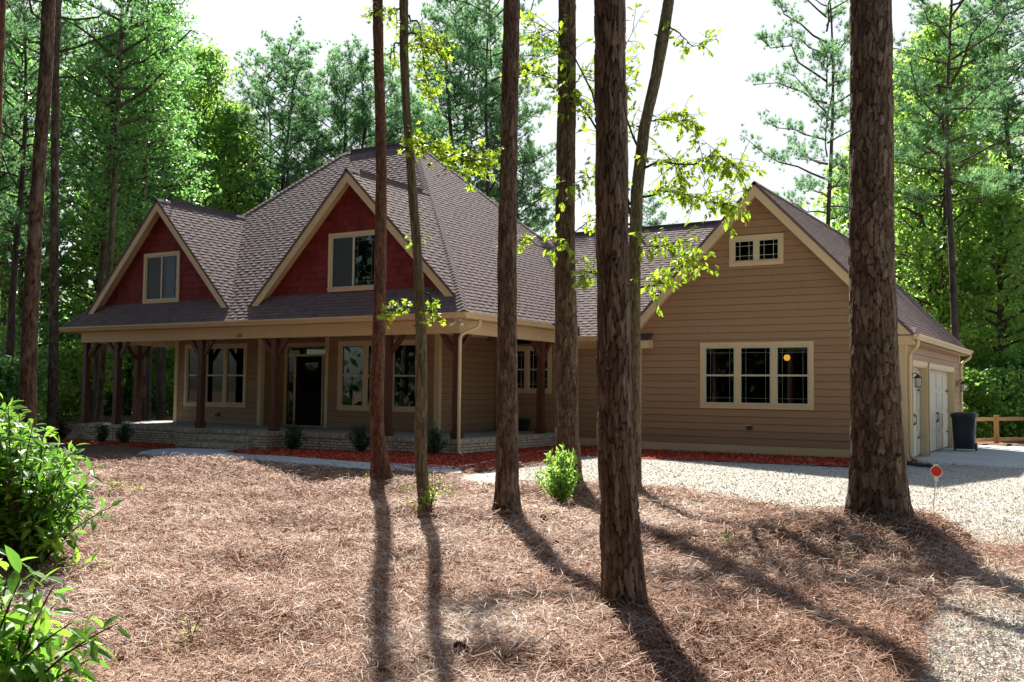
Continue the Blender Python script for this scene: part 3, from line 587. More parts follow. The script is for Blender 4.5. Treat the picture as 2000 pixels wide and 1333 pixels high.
# garage side: doors
def yat(px, py=880, X=8.72): d = pray(px, py); t = (X-CAM[0])/d[0]; return (CAM+d*t)[1]
gd = [(5.45, yat(1809.8)), (yat(1813.8), yat(1862.7))]
gz1 = 1.80
segs = [(-.134, 0)]
for a, b in ((NY, gd[0][0]), (gd[0][1], gd[1][0]), (gd[1][1], WYB)): siding(m, [(a, -.36), (b, -.36), (b, 2.64), (a, 2.64)], RIGHT(WX1), z_start=-.134-2*.169)
for a, b in gd: siding(m, [(a, gz1), (b, gz1), (b, 2.64), (a, 2.64)], RIGHT(WX1), z_start=-.134+11*.169)
P('wing_wall', m, 'siding', label='tan lap siding gable wall of the garage wing')
m = MB(); m.box(WX0, WX1, NY-.03, NY, -.346, -.136); m.box(WX0-.02, WX1, NY-.036, NY-.03, -.15, -.136); P('baseboard', m, 'trim')
for bxs in ((WX1-.12, WX1+.001, NY-.032, NY, -.135, 2.3), (WX1+.001, WX1+.03, NY-.032, NY+.11, -.345, 2.3), (WX1, WX1+.03, WYB-.11, WYB, -.385, 2.3), (WX0-.03, WX0+.1, NY-.031, NY-.001, -.135, 2.3)):
    m = MB(); m.box(*bxs); P('corner_board', m, 'trim')
m = MB()
for xf in (EX0, EX1):
    rake(m, (xf, EZ-.05), (AX, AZ-.05), 4.36+.02, 4.36+.045, .20)
P('rake_board', m, 'trim')
m = MB()
for xf in (EX0, EX1):
    sg = np.sign(AX-xf); a = np.array((xf+sg*.12, 4.406, EZ-.08)); b = np.array((AX, 4.406, AZ-.08-.12*SW)); m.hexa(a, b-a, (0, .31, 0), (0, 0, -.03))
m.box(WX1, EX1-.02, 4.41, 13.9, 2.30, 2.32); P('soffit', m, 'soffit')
for s_, xe in ((1, EX0), (-1, EX1)):   # boxed eave returns with little shingled caps
    m = MB(); x0, x1 = sorted((xe+s_*.03, xe+s_*.82)); m.box(x0, x1, 4.40, 4.69, 2.21, 2.42); er = P('eave_return', m, 'trim')
    m = MB(); m.prism([(x0-.02, 4.37, 2.425), (x1+.02, 4.37, 2.425), (x1+.02, 4.70, 2.60), (x0-.02, 4.70, 2.60)], (0, 0, -.02)); P('return_cap', m, 'cap', er)
m = MB(); m.box(EX1-.045, EX1-.02, 4.37, 13.9, 2.29, 2.44); P('fascia', m, 'soffit')
gutter((EX1-.02, 4.36), (EX1-.02, 13.95), (1, 0), EZ+.005)
window(FRONT(NY), *bw, 3, 'wide triple window in the wing wall', grille='prairie', tw=.105, mull=.10)
window(FRONT(NY), *uw_, 2, 'small double attic window high in the wing gable', grille='prairie', tw=.10, double=False, mull=.07)
for i, (a, b) in enumerate(gd):
    rc = .15; zb = -.385; m = MB(); xd = WX1-rc
    m.box(xd-.04, xd, a, b, zb, gz1)
    for zz in (zb+.54, zb+1.08, zb+1.62): m.box(xd-.001, xd+.012, a, b, zz-.012, zz-.004)
    nu = 4; pw = (b-a)/nu
    for k in range(nu):
        for zz in range(4): m.box(xd, xd+.016, a+k*pw+.06, a+(k+1)*pw-.06, zb+zz*.54+.06, zb+zz*.54+.47)
    g = P('garage_door', m, 'garage', label='pale raised panel garage door' + (' nearer the front corner' if i == 0 else ' beside the trash can'))
    m = MB(); m.box(xd, WX1+.02, a-.001, a+.03, zb, gz1); m.box(xd, WX1+.02, b-.03, b, zb, gz1); m.box(xd, WX1+.02, a, b, gz1-.03, gz1+.0)
    m.box(WX1+.016, WX1+.04, a-.03, b+.03, gz1+.001, gz1+.11); m.box(WX1+.016, WX1+.04, a-.03, a, zb, gz1); m.box(WX1+.016, WX1+.04, b, b+.03, zb, gz1); P('door_frame', m, 'trim', g)
    for yy in (a+.12, b-.42):
        for zz in (zb+.45, zb+1.6):
            m = MB(); m.hexa((xd+.017, yy, zz), (.012, 0, 0), (0, .3, 0), (0, 0, .035)); m.lathe([(.001, 0), (.03, 0), (.03, .01), (.001, .01)], (0, 0, 0), 10); m.V[-1] = m.V[-1][:, [2, 1, 0]]+[xd+.017, yy+.3, zz+.017]; P('hinge', m, 'black', g)
    for yy in ((a+b)/2-.1, (a+b)/2+.1):
        m = MB(); m.tube([(xd+.02, yy, zb+.78), (xd+.07, yy, zb+.83), (xd+.07, yy, zb+1.0), (xd+.02, yy, zb+1.05)], .012, 8); P('handle', m, 'black', g)
# downspouts
def dspout(pts):
    m = MB(); m.tube(pts, .042, 10); return P('downspout', m, 'trim', smooth=True)
def bend(pts, k=5):
    out = [np.array(pts[0], float)]
    for i in range(1, len(pts)-1):
        p, q, r = (np.array(a, float) for a in pts[i-1:i+2]); a = q+(p-q)*min(.3, .12/np.linalg.norm(p-q)); b = q+(r-q)*min(.3, .12/np.linalg.norm(r-q))
        for t in np.linspace(0, 1, k): out.append(a*(1-t)**2+2*q*t*(1-t)+b*t*t)
    out.append(np.array(pts[-1], float)); return out
dspout(bend([(.40, .22, 2.73), (.40, .22, 2.55), (.06, -.06, 2.36), (.06, -.06, -.33), (.30, -.10, -.42)]))
dspout(bend([(9.0, 4.62, 2.34), (9.0, 4.62, 2.2), (8.80, 4.80, 2.03), (8.80, 4.80, -.25), (8.98, 4.70, -.34)]))
dspout(bend([(9.0, 13.8, 2.34), (9.0, 13.8, 2.24), (8.78, 13.55, 2.05), (8.78, 13.55, -.3), (8.95, 13.6, -.36)]))
# floodlight, number, outlets, lanterns
m = MB(); m.box(-.06, .06, -.12, -.02, 2.66, 2.708); fl = P('floodlight', m, 'white')
for s_ in (-1, 1):
    m = MB(); a = np.array([s_*.03, -.07, 2.66]); d = nrm(np.array([s_*.8, -.5, -.45])); m.tube([a, a+d*.07, a+d*.13, a+d*.19], [.02, .03, .045, .052], 10); P('lamp_head', m, 'white', fl, True)
nx = px_on(-.002, (467.5, 656))[0]
tcv = bpy.data.curves.new('t', 'FONT'); tcv.body = '123'; tcv.size = .13; tcv.extrude = .006; tcv.align_x = 'CENTER'; tcv.align_y = 'CENTER'
to = bpy.data.objects.new('t', tcv); tme = bpy.data.meshes.new_from_object(to); tme.transform(Matrix.Rotation(rad(90), 4, 'X')); tme.transform(Matrix.Diagonal((1.15, 1, 1, 1)))
tme.transform(Matrix.Translation((nx[0]+6, -.008-4, nx[1]))); tme.materials.append(M['black']); hn = bpy.data.objects.new('house_number', tme); C.objects.link(hn); hn.parent = H; bpy.data.objects.remove(to)
hn['label'] = 'black numerals 123 on the tan porch beam'
def outlet(x, y, z):
    m = MB(); m.box(x-.07, x+.07, y-.045, y, z-.05, z+.05); o = P('outlet_box', m, 'black'); m = MB(); m.box(x-.08, x+.08, y-.055, y, z+.051, z+.066); P('hood', m, 'trim', o)
p_ = px_on(NY-.02, (1464, 836))[0]; outlet(p_[0], NY-.016, p_[1]); p_ = px_on(WY-.02, (424, 810))[0]; outlet(p_[0], WY-.016, p_[1])
def lantern(y, z):
    x = WX1+.03; m = MB(); m.box(x, x+.02, y-.05, y+.05, z-.12, z+.02); m.tube([(x, y, z+.08-.1), (x+.09, y, z+.06), (x+.16, y, z+.02)], .012, 8); o = P('wall_lantern', m, 'black')
    m = MB(); c = (x+.16, y); m.lathe([(.02, z+.02), (.05, z-.01), (.10, z-.05), (.105, z-.06), (.001, z-.06)], (c[0], c[1], 0), 6)
    for k in range(6): a = k*math.pi/3; m.tube([(c[0]+.08*math.cos(a), c[1]+.08*math.sin(a), z-.06), (c[0]+.065*math.cos(a), c[1]+.065*math.sin(a), z-.25)], .006, 5)
    m.lathe([(.001, z-.27), (.07, z-.27), (.075, z-.25), (.001, z-.25)], (c[0], c[1], 0), 6); P('lantern_cage', m, 'black', o)
    m = MB(); m.lathe([(.05, z-.24), (.06, z-.07)], (c[0], c[1], 0), 8); P('lantern_glass', m, 'blind', o)
lantern(5.15, 1.55); lantern(yat(1867, 760), 1.5)

# ------------------------------------------------------------------ loose things near the house
m = MB(); c = spot(1538, 0)  # placeholder direction only
pl_ = at_depth(1537, 699, depth_of((5.9, 6.6))); t = thing('pendant_lamp', (pl_[0], pl_[1], pl_[2]), 'small glowing orange lamp hanging inside the wide wing window', 'lamp')
m = MB(); m.lathe([(.001, -.08), (.055, -.065), (.085, 0), (.055, .065), (.001, .08)], pl_, 14); m.build('lamp_shade', M['lampglow'], t, True); m = MB(); m.tube([pl_+[0, 0, .08], (pl_[0], pl_[1], 2.74)], .006, 6); m.build('cord', M['black'], t)
m = MB(); m.box(5.88, 6.58, 4.84, 4.87, 2.15, 2.20); m.box(5.88, 6.58, 4.85, 4.86, 2.125, 2.145); tag(m.build('window_blind', M['blind']), 'rolled up pale blind behind the right pane of the wide wing window', 'blind')
cx, cyy = at_z(1884, 881, -.385)[:2]
t = thing('trash_can', (cx, cyy, -.385), 'black wheeled trash can standing beside the far garage door', 'trash can')
m = MB(); k = 28; th_ = np.arange(k)*2*math.pi/k; sq = lambda r_, a: r_*(np.abs(np.cos(a))**6+np.abs(np.sin(a))**6)**(-1/6)
rings = []
for z, rr in ((0.06, .235), (.07, .25), (.5, .275), (.9, .30), (.91, .325), (.96, .325)): rings.append(np.stack([cx+sq(rr, th_)*np.cos(th_), cyy+sq(rr, th_)*np.sin(th_), np.full(k, z-.385)], 1))
V = np.vstack(rings); F_ = [(i*k+j, i*k+(j+1) % k, (i+1)*k+(j+1) % k, (i+1)*k+j) for i in range(5) for j in range(k)]+[tuple(range(k-1, -1, -1))]; m.add(V, F_); m.build('bin_body', M['can'], t, True)
rings = []
for z, rr in ((.955, .335), (.985, .34), (1.02, .30), (1.045, .2), (1.05, .05)): rings.append(np.stack([cx+sq(rr, th_)*np.cos(th_), cyy+sq(rr, th_)*np.sin(th_), np.full(k, z-.385)], 1))
m = MB(); m.add(np.vstack(rings), [(i*k+j, i*k+(j+1) % k, (i+1)*k+(j+1) % k, (i+1)*k+j) for i in range(4) for j in range(k)]+[tuple(range(4*k, 5*k))]); ld = m.build('lid', M['can'], t, True); m = MB(); m.tube([(cx-.2, cyy+.33, .6), (cx+.2, cyy+.33, .6)], .015, 8); m.build('handle', M['can'], ld)
for s_ in (-1, 1):
    m = MB(); m.tube([(cx+s_*.24, cyy+.24, -.275), (cx+s_*.29, cyy+.24, -.275)], .11, 16); m.build('wheel', M['black'], t)
mk = at_z(1824, 1040, -.36); t = thing('driveway_marker', mk, 'round red reflector on a thin white stake beside the gravel', 'reflector stake')
topz = at_depth(1829, 921, depth_of(mk)); m = MB(); m.tube([mk-[0, 0, .1], mk+[0, 0, .3], topz-[0, 0, .05]], .006, 6); m.build('rod', M['white'], t)
fc = nrm(np.array([CAM[0]-mk[0], CAM[1]-mk[1], 0])); sdv = np.array([-fc[1], fc[0], 0]); th_ = np.arange(24)*2*math.pi/24
ring = lambda r_, o: np.array([topz+fc*o+sdv*r_*math.cos(a)+np.array([0, 0, 1])*r_*math.sin(a) for a in th_])
m = MB(); m.prism(ring(.062, -.006), fc*.016); m.hexa(topz-sdv*.022+fc*-.005+np.array([0, 0, -.105]), sdv*.044, fc*.012, (0, 0, .05)); m.hexa(topz-sdv*.028+fc*-.005+np.array([0, 0, .052]), sdv*.056, fc*.012, (0, 0, .02)); rf = m.build('reflector_rim', M['white'], t)
m = MB(); m.prism(ring(.052, .011), fc*.006); m.build('reflector', M['redglass'], rf)
cp = [(830, 918), (870, 917), (925, 913), (955, 907), (1000, 898), (1050, 888), (1085, 884)]
pc = []
for a, b in cp: q = at_z(a, b, -.40); q[2] = gbase(q[0], q[1])+.05; pc.append(q)
pc = np.array(pc); tt = np.linspace(0, len(pc)-1, 60); cc = np.stack([np.interp(tt, np.arange(len(pc)), pc[:, i]) for i in range(3)], 1); cc[:, 1] += .05*np.sin(tt*3)
m = MB(); m.tube(cc, .009, 6); tag(m.build('garden_hose', M['white'], smooth=True), 'thin pale hose lying across the red mulch at the porch corner', 'hose')
pp = [at_z(a, b, -.35) for a, b in ((1772, 907), (1790, 909), (1815, 911), (1835, 916))]
m = MB(); m.tube(pp, .05, 10); tag(m.build('drain_pipe', M['black'], smooth=True), 'black drain pipe at the foot of the garage downspout', 'pipe')
q = at_z(1022, 842, 0); t = thing('flower_pot', q, 'dark round pot on the side porch below the double window', 'pot')
m = MB(); m.lathe([(.12, 0), (.17, .1), (.19, .28), (.21, .3), (.21, .34), (.18, .34), (.17, .3), (.001, .29)], q, 20); m.build('pot', M['can'], t, True)
# fence at the right
t = thing('rail_fence', (10.5, 22, -.4), 'low two rail fence of new yellow wood beyond the garage', 'fence')
fpts = [spot(1880, 29.5), spot(1945, 30.5), spot(2010, 31.5), spot(2080, 32.5), spot(2160, 33.5)]
fz = -.42
zr = [at_depth(1950, y_, 30.5)[2] for y_ in (818, 858)]
for a in fpts: m = MB(); m.box(a[0]-.07, a[0]+.07, a[1]-.07, a[1]+.07, fz-.3, zr[0]+.1); m.build('fence_post', M['rail'], t)
for z_ in zr:
    for a, b in zip(fpts, fpts[1:]):
        a3 = np.array([*a, z_-.07]); b3 = np.array([*b, z_-.07]); m = MB(); m.hexa(a3, b3-a3, (0, -.045, 0), (0, 0, .11)); m.build('rail', M['rail'], t)

# ------------------------------------------------------------------ trunks of the near trees
def worley(s, z, wrap):
    si = np.floor(s).astype(int); zi = np.floor(z).astype(int); f1 = np.full(s.shape, 9.); f2 = np.full(s.shape, 9.); idv = np.zeros(s.shape)
    for a in (-1, 0, 1):
        for b in (-1, 0, 1):
            cs = si+a; cz = zi+b; h = (cs % wrap); px = _tab[h % 256, cz % 256]; pz = _tab[(h+91) % 256, (cz+57) % 256]
            d = np.hypot(cs+.15+.7*px-s, cz+.15+.7*pz-z); c = d < f1; f2 = np.where(c, f1, np.minimum(f2, d)); idv = np.where(c, _tab[(h+13) % 256, (cz+200) % 256], idv); f1 = np.where(c, d, f1)
    return f1, f2, idv
def fr_(a): return a-np.floor(a)
def trunk_mesh(cl, cell=(.085, .16), rel=.016, dz=.02, k=110, seed=0, flare=.0, kind='plate', zfine=9, wob=.75):
    """cl: (n,4) centre line points with radius, ascending"""
    cl = np.asarray(cl, float); zmax = cl[-1, 2]; z0 = cl[0, 2]
    zs = np.concatenate([np.arange(z0, min(zfine, zmax), dz), np.arange(min(zfine, zmax), zmax, .35)])
    c = np.stack([np.interp(zs, cl[:, 2], cl[:, i]) for i in (0, 1)], 1); R = np.interp(zs, cl[:, 2], cl[:, 3])
    ker = max(3, int(.25/dz)); 
    R = R*(1+flare*np.exp(-(zs-z0-.25).clip(0)/.16))
    th = np.arange(k)*2*math.pi/k; TH, ZZ = np.meshgrid(th, zs)
    Rm = float(np.mean(R[:20])); wrap = max(5, int(round(2*math.pi*Rm/cell[0])))
    rag = fbm(TH*Rm*55+seed, ZZ*40, 2)-.37; rag2 = fbm(TH*Rm*45+30, ZZ*50+seed, 2)-.37
    s = TH/(2*math.pi)*wrap+.42*rag+wob*(vnoise(np.cos(TH)*2+9+seed, ZZ*2.2)+vnoise(np.sin(TH)*2+40+seed, ZZ*2.2)-1)
    idc = _tab[(np.floor(s).astype(int) % wrap) % 256, (seed*3) % 256]
    zz = ZZ/cell[1]+seed*7.3+.9*(vnoise(np.cos(TH)*4+5, ZZ*5+seed)+vnoise(np.sin(TH)*4+25, ZZ*5+seed))+1.1*idc*wob+.42*rag2
    f1, f2, idv = worley(s, zz, wrap); e = f2-f1
    f1b, f2b, idb = worley(s*2.3+.8*vnoise(ZZ*9, TH*6), zz*1.9+11, int(wrap*2.3)); eb = f2b-f1b
    if kind == 'plate': pl = ss(.0, .11, e)*(.68+.30*idv+.14*ss(0, .14, eb))
    else: pl = .5+.5*np.sin(s*2*math.pi+2.5*vnoise(s*.7, ZZ*1.6)); pl = pl*ss(0, .25, e+.1)
    fine = fbm(TH*Rm*34, ZZ*16, 3)-.45
    lobes = 1+.05*np.sin(TH*3+seed)*np.exp(-(ZZ-z0)/.8)+.03*(vnoise(np.cos(TH)*1.5+seed, ZZ*1.1)-.5)+flare*.35*np.maximum(0, np.sin(TH*5+seed))*np.exp(-(ZZ-z0-.2).clip(0)/.14)
    rr = R[:, None]*lobes+rel*(pl-.7)+rel*.5*fine+rel*.6*(idv-.5)*pl
    v = np.stack([c[:, 0][:, None]+rr*np.cos(TH), c[:, 1][:, None]+rr*np.sin(TH), ZZ], 2).reshape(-1, 3)
    n = len(zs); i, j = np.meshgrid(np.arange(n-1), np.arange(k), indexing='ij'); i = i.ravel(); j = j.ravel(); j2 = (j+1) % k
    q = np.stack([i*k+j, i*k+j2, (i+1)*k+j2, (i+1)*k+j], 1)
    tone = (.10+.44*ss(.0, .13, e)+.10*ss(0, .12, eb)+.42*(idv-.5)+.26*(idb-.5)+.5*fine).clip(0, 1)
    mb = MB(); mb.add(v, loops=list(q.ravel())+list(range((n-1)*k, n*k)), totals=[4]*len(q)+[k], tone=tone.ravel()); return mb

STAR = []
for i in range(10):
    a = i*math.pi/5; r_ = .5 if i % 2 == 0 else .2
    STAR.append((.42+r_*math.cos(a+math.pi), r_*math.sin(a+math.pi)))
OAK = [(0, 0), (.12, .05), (.30, .22), (.36, .10), (.52, .34), (.60, .14), (.80, .24), (.86, .10), (1.05, .05), (1.1, 0), (.84, -.10), (.80, -.25), (.60, -.13), (.55, -.33), (.38, -.10), (.28, -.20), (.12, -.05)]
LANCE = [(0, 0), (.2, .13), (.45, .18), (.75, .11), (1, 0), (.75, -.11), (.45, -.18), (.2, -.13)]
DIAM = [(0, 0), (.5, .3), (1, 0), (.5, -.3)]
def rdir(n): return nrm(RNG.normal(size=(n, 3)))
def needles(mb, cen, dirs, n_each, ln, wd, spread=.8, tone=None):
    N = len(cen); c = np.repeat(cen, n_each, 0); d = nrm(np.repeat(dirs, n_each, 0)+spread*RNG.normal(size=(N*n_each, 3)))
    s = nrm(np.cross(d, rdir(N*n_each))); L = ln*RNG.uniform(.7, 1.2, (N*n_each, 1)); w_ = wd
    v = np.stack([c-s*w_/2, c+s*w_/2, c+d*L], 1).reshape(-1, 3)
    tn = np.repeat(np.repeat(RNG.random(N) if tone is None else tone, n_each), 3)
    mb.add(v, loops=np.arange(len(v)), totals=np.full(N*n_each, 3), tone=tn)
def pine_crown(h0, h1, rmax, n_br=46, base=(0, 0), lean=(0, 0), tufts=9, wood=None, fol=None, seed=0, nl=.19, nw=.016, each=16):
    """branches with needle tufts between heights h0..h1; returns (wood mesh, foliage mesh)"""
    rg = np.random.default_rng(seed); wood = wood or MB(); fol = fol or MB(); C_, D_ = [], []
    for i in range(n_br):
        t = (i+rg.random())/n_br; z = h0+(h1-h0)*t; a = i*2.4+rg.uniform(-.5, .5)
        L = rmax*(.35+.65*math.sin(min(1, (1-t)*1.35+.12)*math.pi*.5))*rg.uniform(.55, 1.1)*(.55+.45*min(1, t*4+.3)); 
        up = rg.uniform(-.05, .35)+.5*t; d = nrm(np.array([math.cos(a), math.sin(a), up])); b0 = np.array([base[0]+lean[0]*z, base[1]+lean[1]*z, z])
        m_ = 6; k = np.linspace(0, 1, m_)[:, None]; pts = b0+d*L*k+np.array([0, 0, 1])*(.28*L*k**2*rg.uniform(-.2, .8))+rg.normal(size=(m_, 3))*.06*L*k
        wood.tube(pts, np.linspace(.030, .008, m_)*(.5+L/3), 5, cap=False)
        for j in range(int(tufts*L/rmax)+2):
            q = rg.uniform(.32, 1.0); p = pts[0]+(pts[-1]-pts[0])*q; i0 = min(m_-2, int(q*(m_-1))); p = pts[i0]+(pts[i0+1]-pts[i0])*(q*(m_-1)-i0)
            sd_ = nrm(np.array([-d[1], d[0], 0])); tip = p+sd_*rg.uniform(-1, 1)*.32*L*(1.15-q)+d*rg.uniform(0, .3)+np.array([0, 0, rg.uniform(.0, .3)])
            if rg.random() < .4: wood.tube([p, (p+tip)/2-[0, 0, .03], tip], [.012, .009, .005], 3, cap=False)
            for _ in range(3): C_.append(tip+rg.normal(size=3)*.11); D_.append(nrm(tip-p+np.array([0, 0, .35])))
    needles(fol, np.array(C_), np.array(D_), each, nl, nw, .75)
    return wood, fol
def leafy_crown(h0, h1, rmax, n_br=34, n_leaf=9000, leaf=.13, seed=0, shape=DIAM, top=.35, wood=None, base=(0, 0), clumps=5, tr=.05):
    rg = np.random.default_rng(seed); wood = wood or MB(); fol = MB(); cl = []
    for i in range(n_br):
        t = (i+rg.random())/n_br; z = h0+(h1-h0)*t*.93; a = i*2.4+rg.uniform(-.6, .6); prof = math.sin(math.pi*min(1, max(.06, (t*.86+.12))))**.7
        L = rmax*(prof*(1-top*t))*rg.uniform(.6, 1.1); d = nrm(np.array([math.cos(a), math.sin(a), rg.uniform(.15, .6)+.5*t])); b0 = np.array([base[0], base[1], z])
        k = np.linspace(0, 1, 6)[:, None]; pts = b0+d*L*k+rg.normal(size=(6, 3))*.07*L*k
        wood.tube(pts, np.linspace(tr, .010, 6)*(.4+L/rmax), 5, cap=False)
        for j in range(clumps):
            q = rg.uniform(.3, 1.05); p = b0+(pts[-1]-b0)*q+rg.normal(size=3)*.18*L*(1.2-q); cl.append((p, .17+.36*rg.random()))
            if rg.random() < .5: wood.tube([b0+(pts[-1]-b0)*max(.1, q-.25), p], [.018, .006], 3, cap=False)
    P_ = np.array([c[0] for c in cl]); Rr = np.array([c[1] for c in cl]); w_ = Rr**2; idx = rg.choice(len(cl), n_leaf, p=w_/w_.sum()); 
    off = nrm(rg.normal(size=(n_leaf, 3)))*(rg.random((n_leaf, 1))**.45)*np.array([1.25, 1.25, .62]); cen = P_[idx]+off*Rr[idx][:, None]*1.25
    dd = nrm(rg.normal(size=(n_leaf, 3))+[0, 0, -.35]); nn = nrm(rg.normal(size=(n_leaf, 3))*.75+[0, 0, 1.0])
    tone = (.5+.28*rg.normal(size=n_leaf)+.25*(_tab[idx % 256, 3]-.5)).clip(0, 1)
    fol.leaves(shape, cen, dd, nn, leaf*rg.uniform(.7, 1.3, n_leaf), tone=tone); return wood, fol

def near_tree(key, name, pxl, label, cat, matn, cell, rel, dz, k, H_top, crown, seed, flare=.18, kind='plate', zfine=7, wob=.75):
    x, y = TREES[key][:2]; D = depth_of((x, y)); gz = float(ground_h(x, y)); rows = []
    for py, xl, xr in pxl:
        p = at_depth((xl+xr)/2, py, D); rows.append((p[0], p[1], p[2], (xr-xl)/2*D/FPX*.985))
    rows.sort(key=lambda r: r[2]); rows = np.array(rows)
    lo = rows[0].copy(); lo[2] = min(lo[2], gz)-.35; lo[:2] = rows[0][:2]-(rows[1][:2]-rows[0][:2])*.2
    d = (rows[-1]-rows[-3])/(rows[-1][2]-rows[-3][2]); d[:2] *= .35; dh = H_top-rows[-1][2]; rt = rows[-1][3]
    ext = [rows[-1]+np.array([d[0]*dh*t, d[1]*dh*t, dh*t, -(rt*.75)*t]) for t in (.25, .5, .75, 1)]
    cl = np.vstack([lo, rows, ext]); cl[0, 3] = rows[0][3]
    t = thing(name, (rows[0][0], rows[0][1], gz), label, cat)
    tb = trunk_mesh(cl, cell, rel, dz, k, seed, flare, kind, zfine, wob).build('trunk', M[matn], t, True)
    sm = MB(); rgs = random.Random(seed); 
    for i_ in range(3 if key != 'g' else 5):
        q = cl[rgs.randrange(2, len(cl)-5)]; a_ = rgs.uniform(3.4, 6.0); d_ = np.array([math.cos(a_), math.sin(a_), .25]); p0 = q[:3]+d_*q[3]*.85; sm = MB(); sm.tube([p0, p0+d_*q[3]*.35, p0+d_*(q[3]*.35+rgs.uniform(.01, .04))], [.020, .013, .007], 7, tone=.45); sm.build('branch_stub', M[matn], t)
    if crown:
        c = ext[0]; top = ext[-1]
        if crown[0] == 'pine': wd_, fo = pine_crown(crown[1], H_top+.4, crown[2], 26, base=tuple(ext[1][:2]), seed=seed, tufts=9); mm = 'pine'
        else: wd_, fo = leafy_crown(crown[1], H_top+.4, crown[2], 22, 3500, .16, seed=seed, base=tuple(ext[1][:2])); mm = 'leaf_bright'
        wd_.build('limb', M['barkfar'], t); fo.build('crown', M[mm], t)
    return t, cl
TA, _ = near_tree('a', 'pine_tree', [(0, 727.5, 747.5), (100, 729.5, 749), (200, 732, 752), (350, 734.5, 755.5), (450, 732, 755), (550, 730.5, 754), (640, 728.5, 753), (740, 722, 750), (800, 722.5, 749), (850, 724, 751), (900, 725, 760), (932, 724, 768)],
  'slim pine with reddish bark rising in front of the larger red gable', 'pine tree', 'barkred', (.07, .16), .011, .024, 64, 15, ('pine', 11, 2.2), 3)
TB, clb = near_tree('b', 'sweetgum_tree', [(0, 779.5, 797.5), (100, 780, 798), (200, 785, 801), (300, 792, 808.6), (400, 798, 817), (500, 806.5, 825), (640, 811.5, 832.5), (740, 811, 835), (900, 810, 834), (960, 815, 839), (998, 819, 846)],
  'thin bending grey trunk with star shaped leaves, right of the slim reddish pine', 'tree', 'barkgrey', (.03, .14), .008, .024, 64, 13, ('leaf', 7.5, 2.0), 4, .12, 'ridge')
TC_, _ = near_tree('c', 'pine_tree', [(0, 984, 1015.5), (187, 979.5, 1012.5), (375, 975, 1009.5), (500, 972, 1009), (640, 972, 1009), (850, 970, 1011.5), (950, 967, 1013), (1003, 963, 1018)],
  'straight dark pine trunk in the middle, in front of the right end of the porch', 'pine tree', 'bark', (.065, .16), .013, .02, 96, 17, ('pine', 12, 2.6), 5, .14)
TD, _ = near_tree('d', 'pine_tree', [(0, 1091, 1125), (187, 1089, 1125), (375, 1085.6, 1123), (500, 1084, 1123), (640, 1083.6, 1127.8), (850, 1085, 1130), (930, 1088, 1136), (950, 1089, 1140)],
  'dark pine trunk with a leafy green shrub growing at its foot', 'pine tree', 'bark', (.07, .17), .013, .022, 90, 18, ('pine', 12.5, 2.6), 6, .12)
TE, _ = near_tree('e', 'pine_tree', [(0, 1160.6, 1219), (187, 1163.6, 1223), (375, 1164, 1226), (500, 1165, 1226), (640, 1166, 1230), (850, 1168, 1234), (950, 1173, 1243), (1100, 1176, 1255), (1180, 1177, 1262), (1212, 1175, 1272)],
  'nearest thick pine trunk, its base in the lower middle of the yard', 'pine tree', 'bark', (.06, .17), .016, .012, 150, 16, ('pine', 12, 2.4), 8, .20, zfine=5)
TG, _ = near_tree('g', 'pine_tree', [(0, 1662.5, 1739), (187, 1662, 1742), (375, 1660.6, 1743), (500, 1661, 1744), (700, 1663, 1751), (850, 1664, 1761), (900, 1664, 1765), (980, 1659, 1772), (1025, 1654, 1784)],
  'thickest pine trunk with scaly bark standing on a mound before the garage corner', 'pine tree', 'bark', (.10, .155), .017, .014, 190, 19, ('pine', 13, 3.0), 9, .22, zfine=7.5, wob=.45)
TF, clf = near_tree('f', 'oak_tree', [(0, 1295.6, 1317), (75, 1282, 1307), (150, 1270, 1292.5), (250, 1247, 1269.5), (375, 1231.5, 1256), (500, 1228, 1251), (700, 1229, 1251), (850, 1229, 1251.5), (955, 1226, 1254)],
  'leaning oak trunk with yellow green leaves, behind the nearest pine', 'oak tree', 'barkgrey', (.035, .15), .008, .024, 72, 14, ('leaf', 8.5, 2.2), 10, .12, 'ridge')
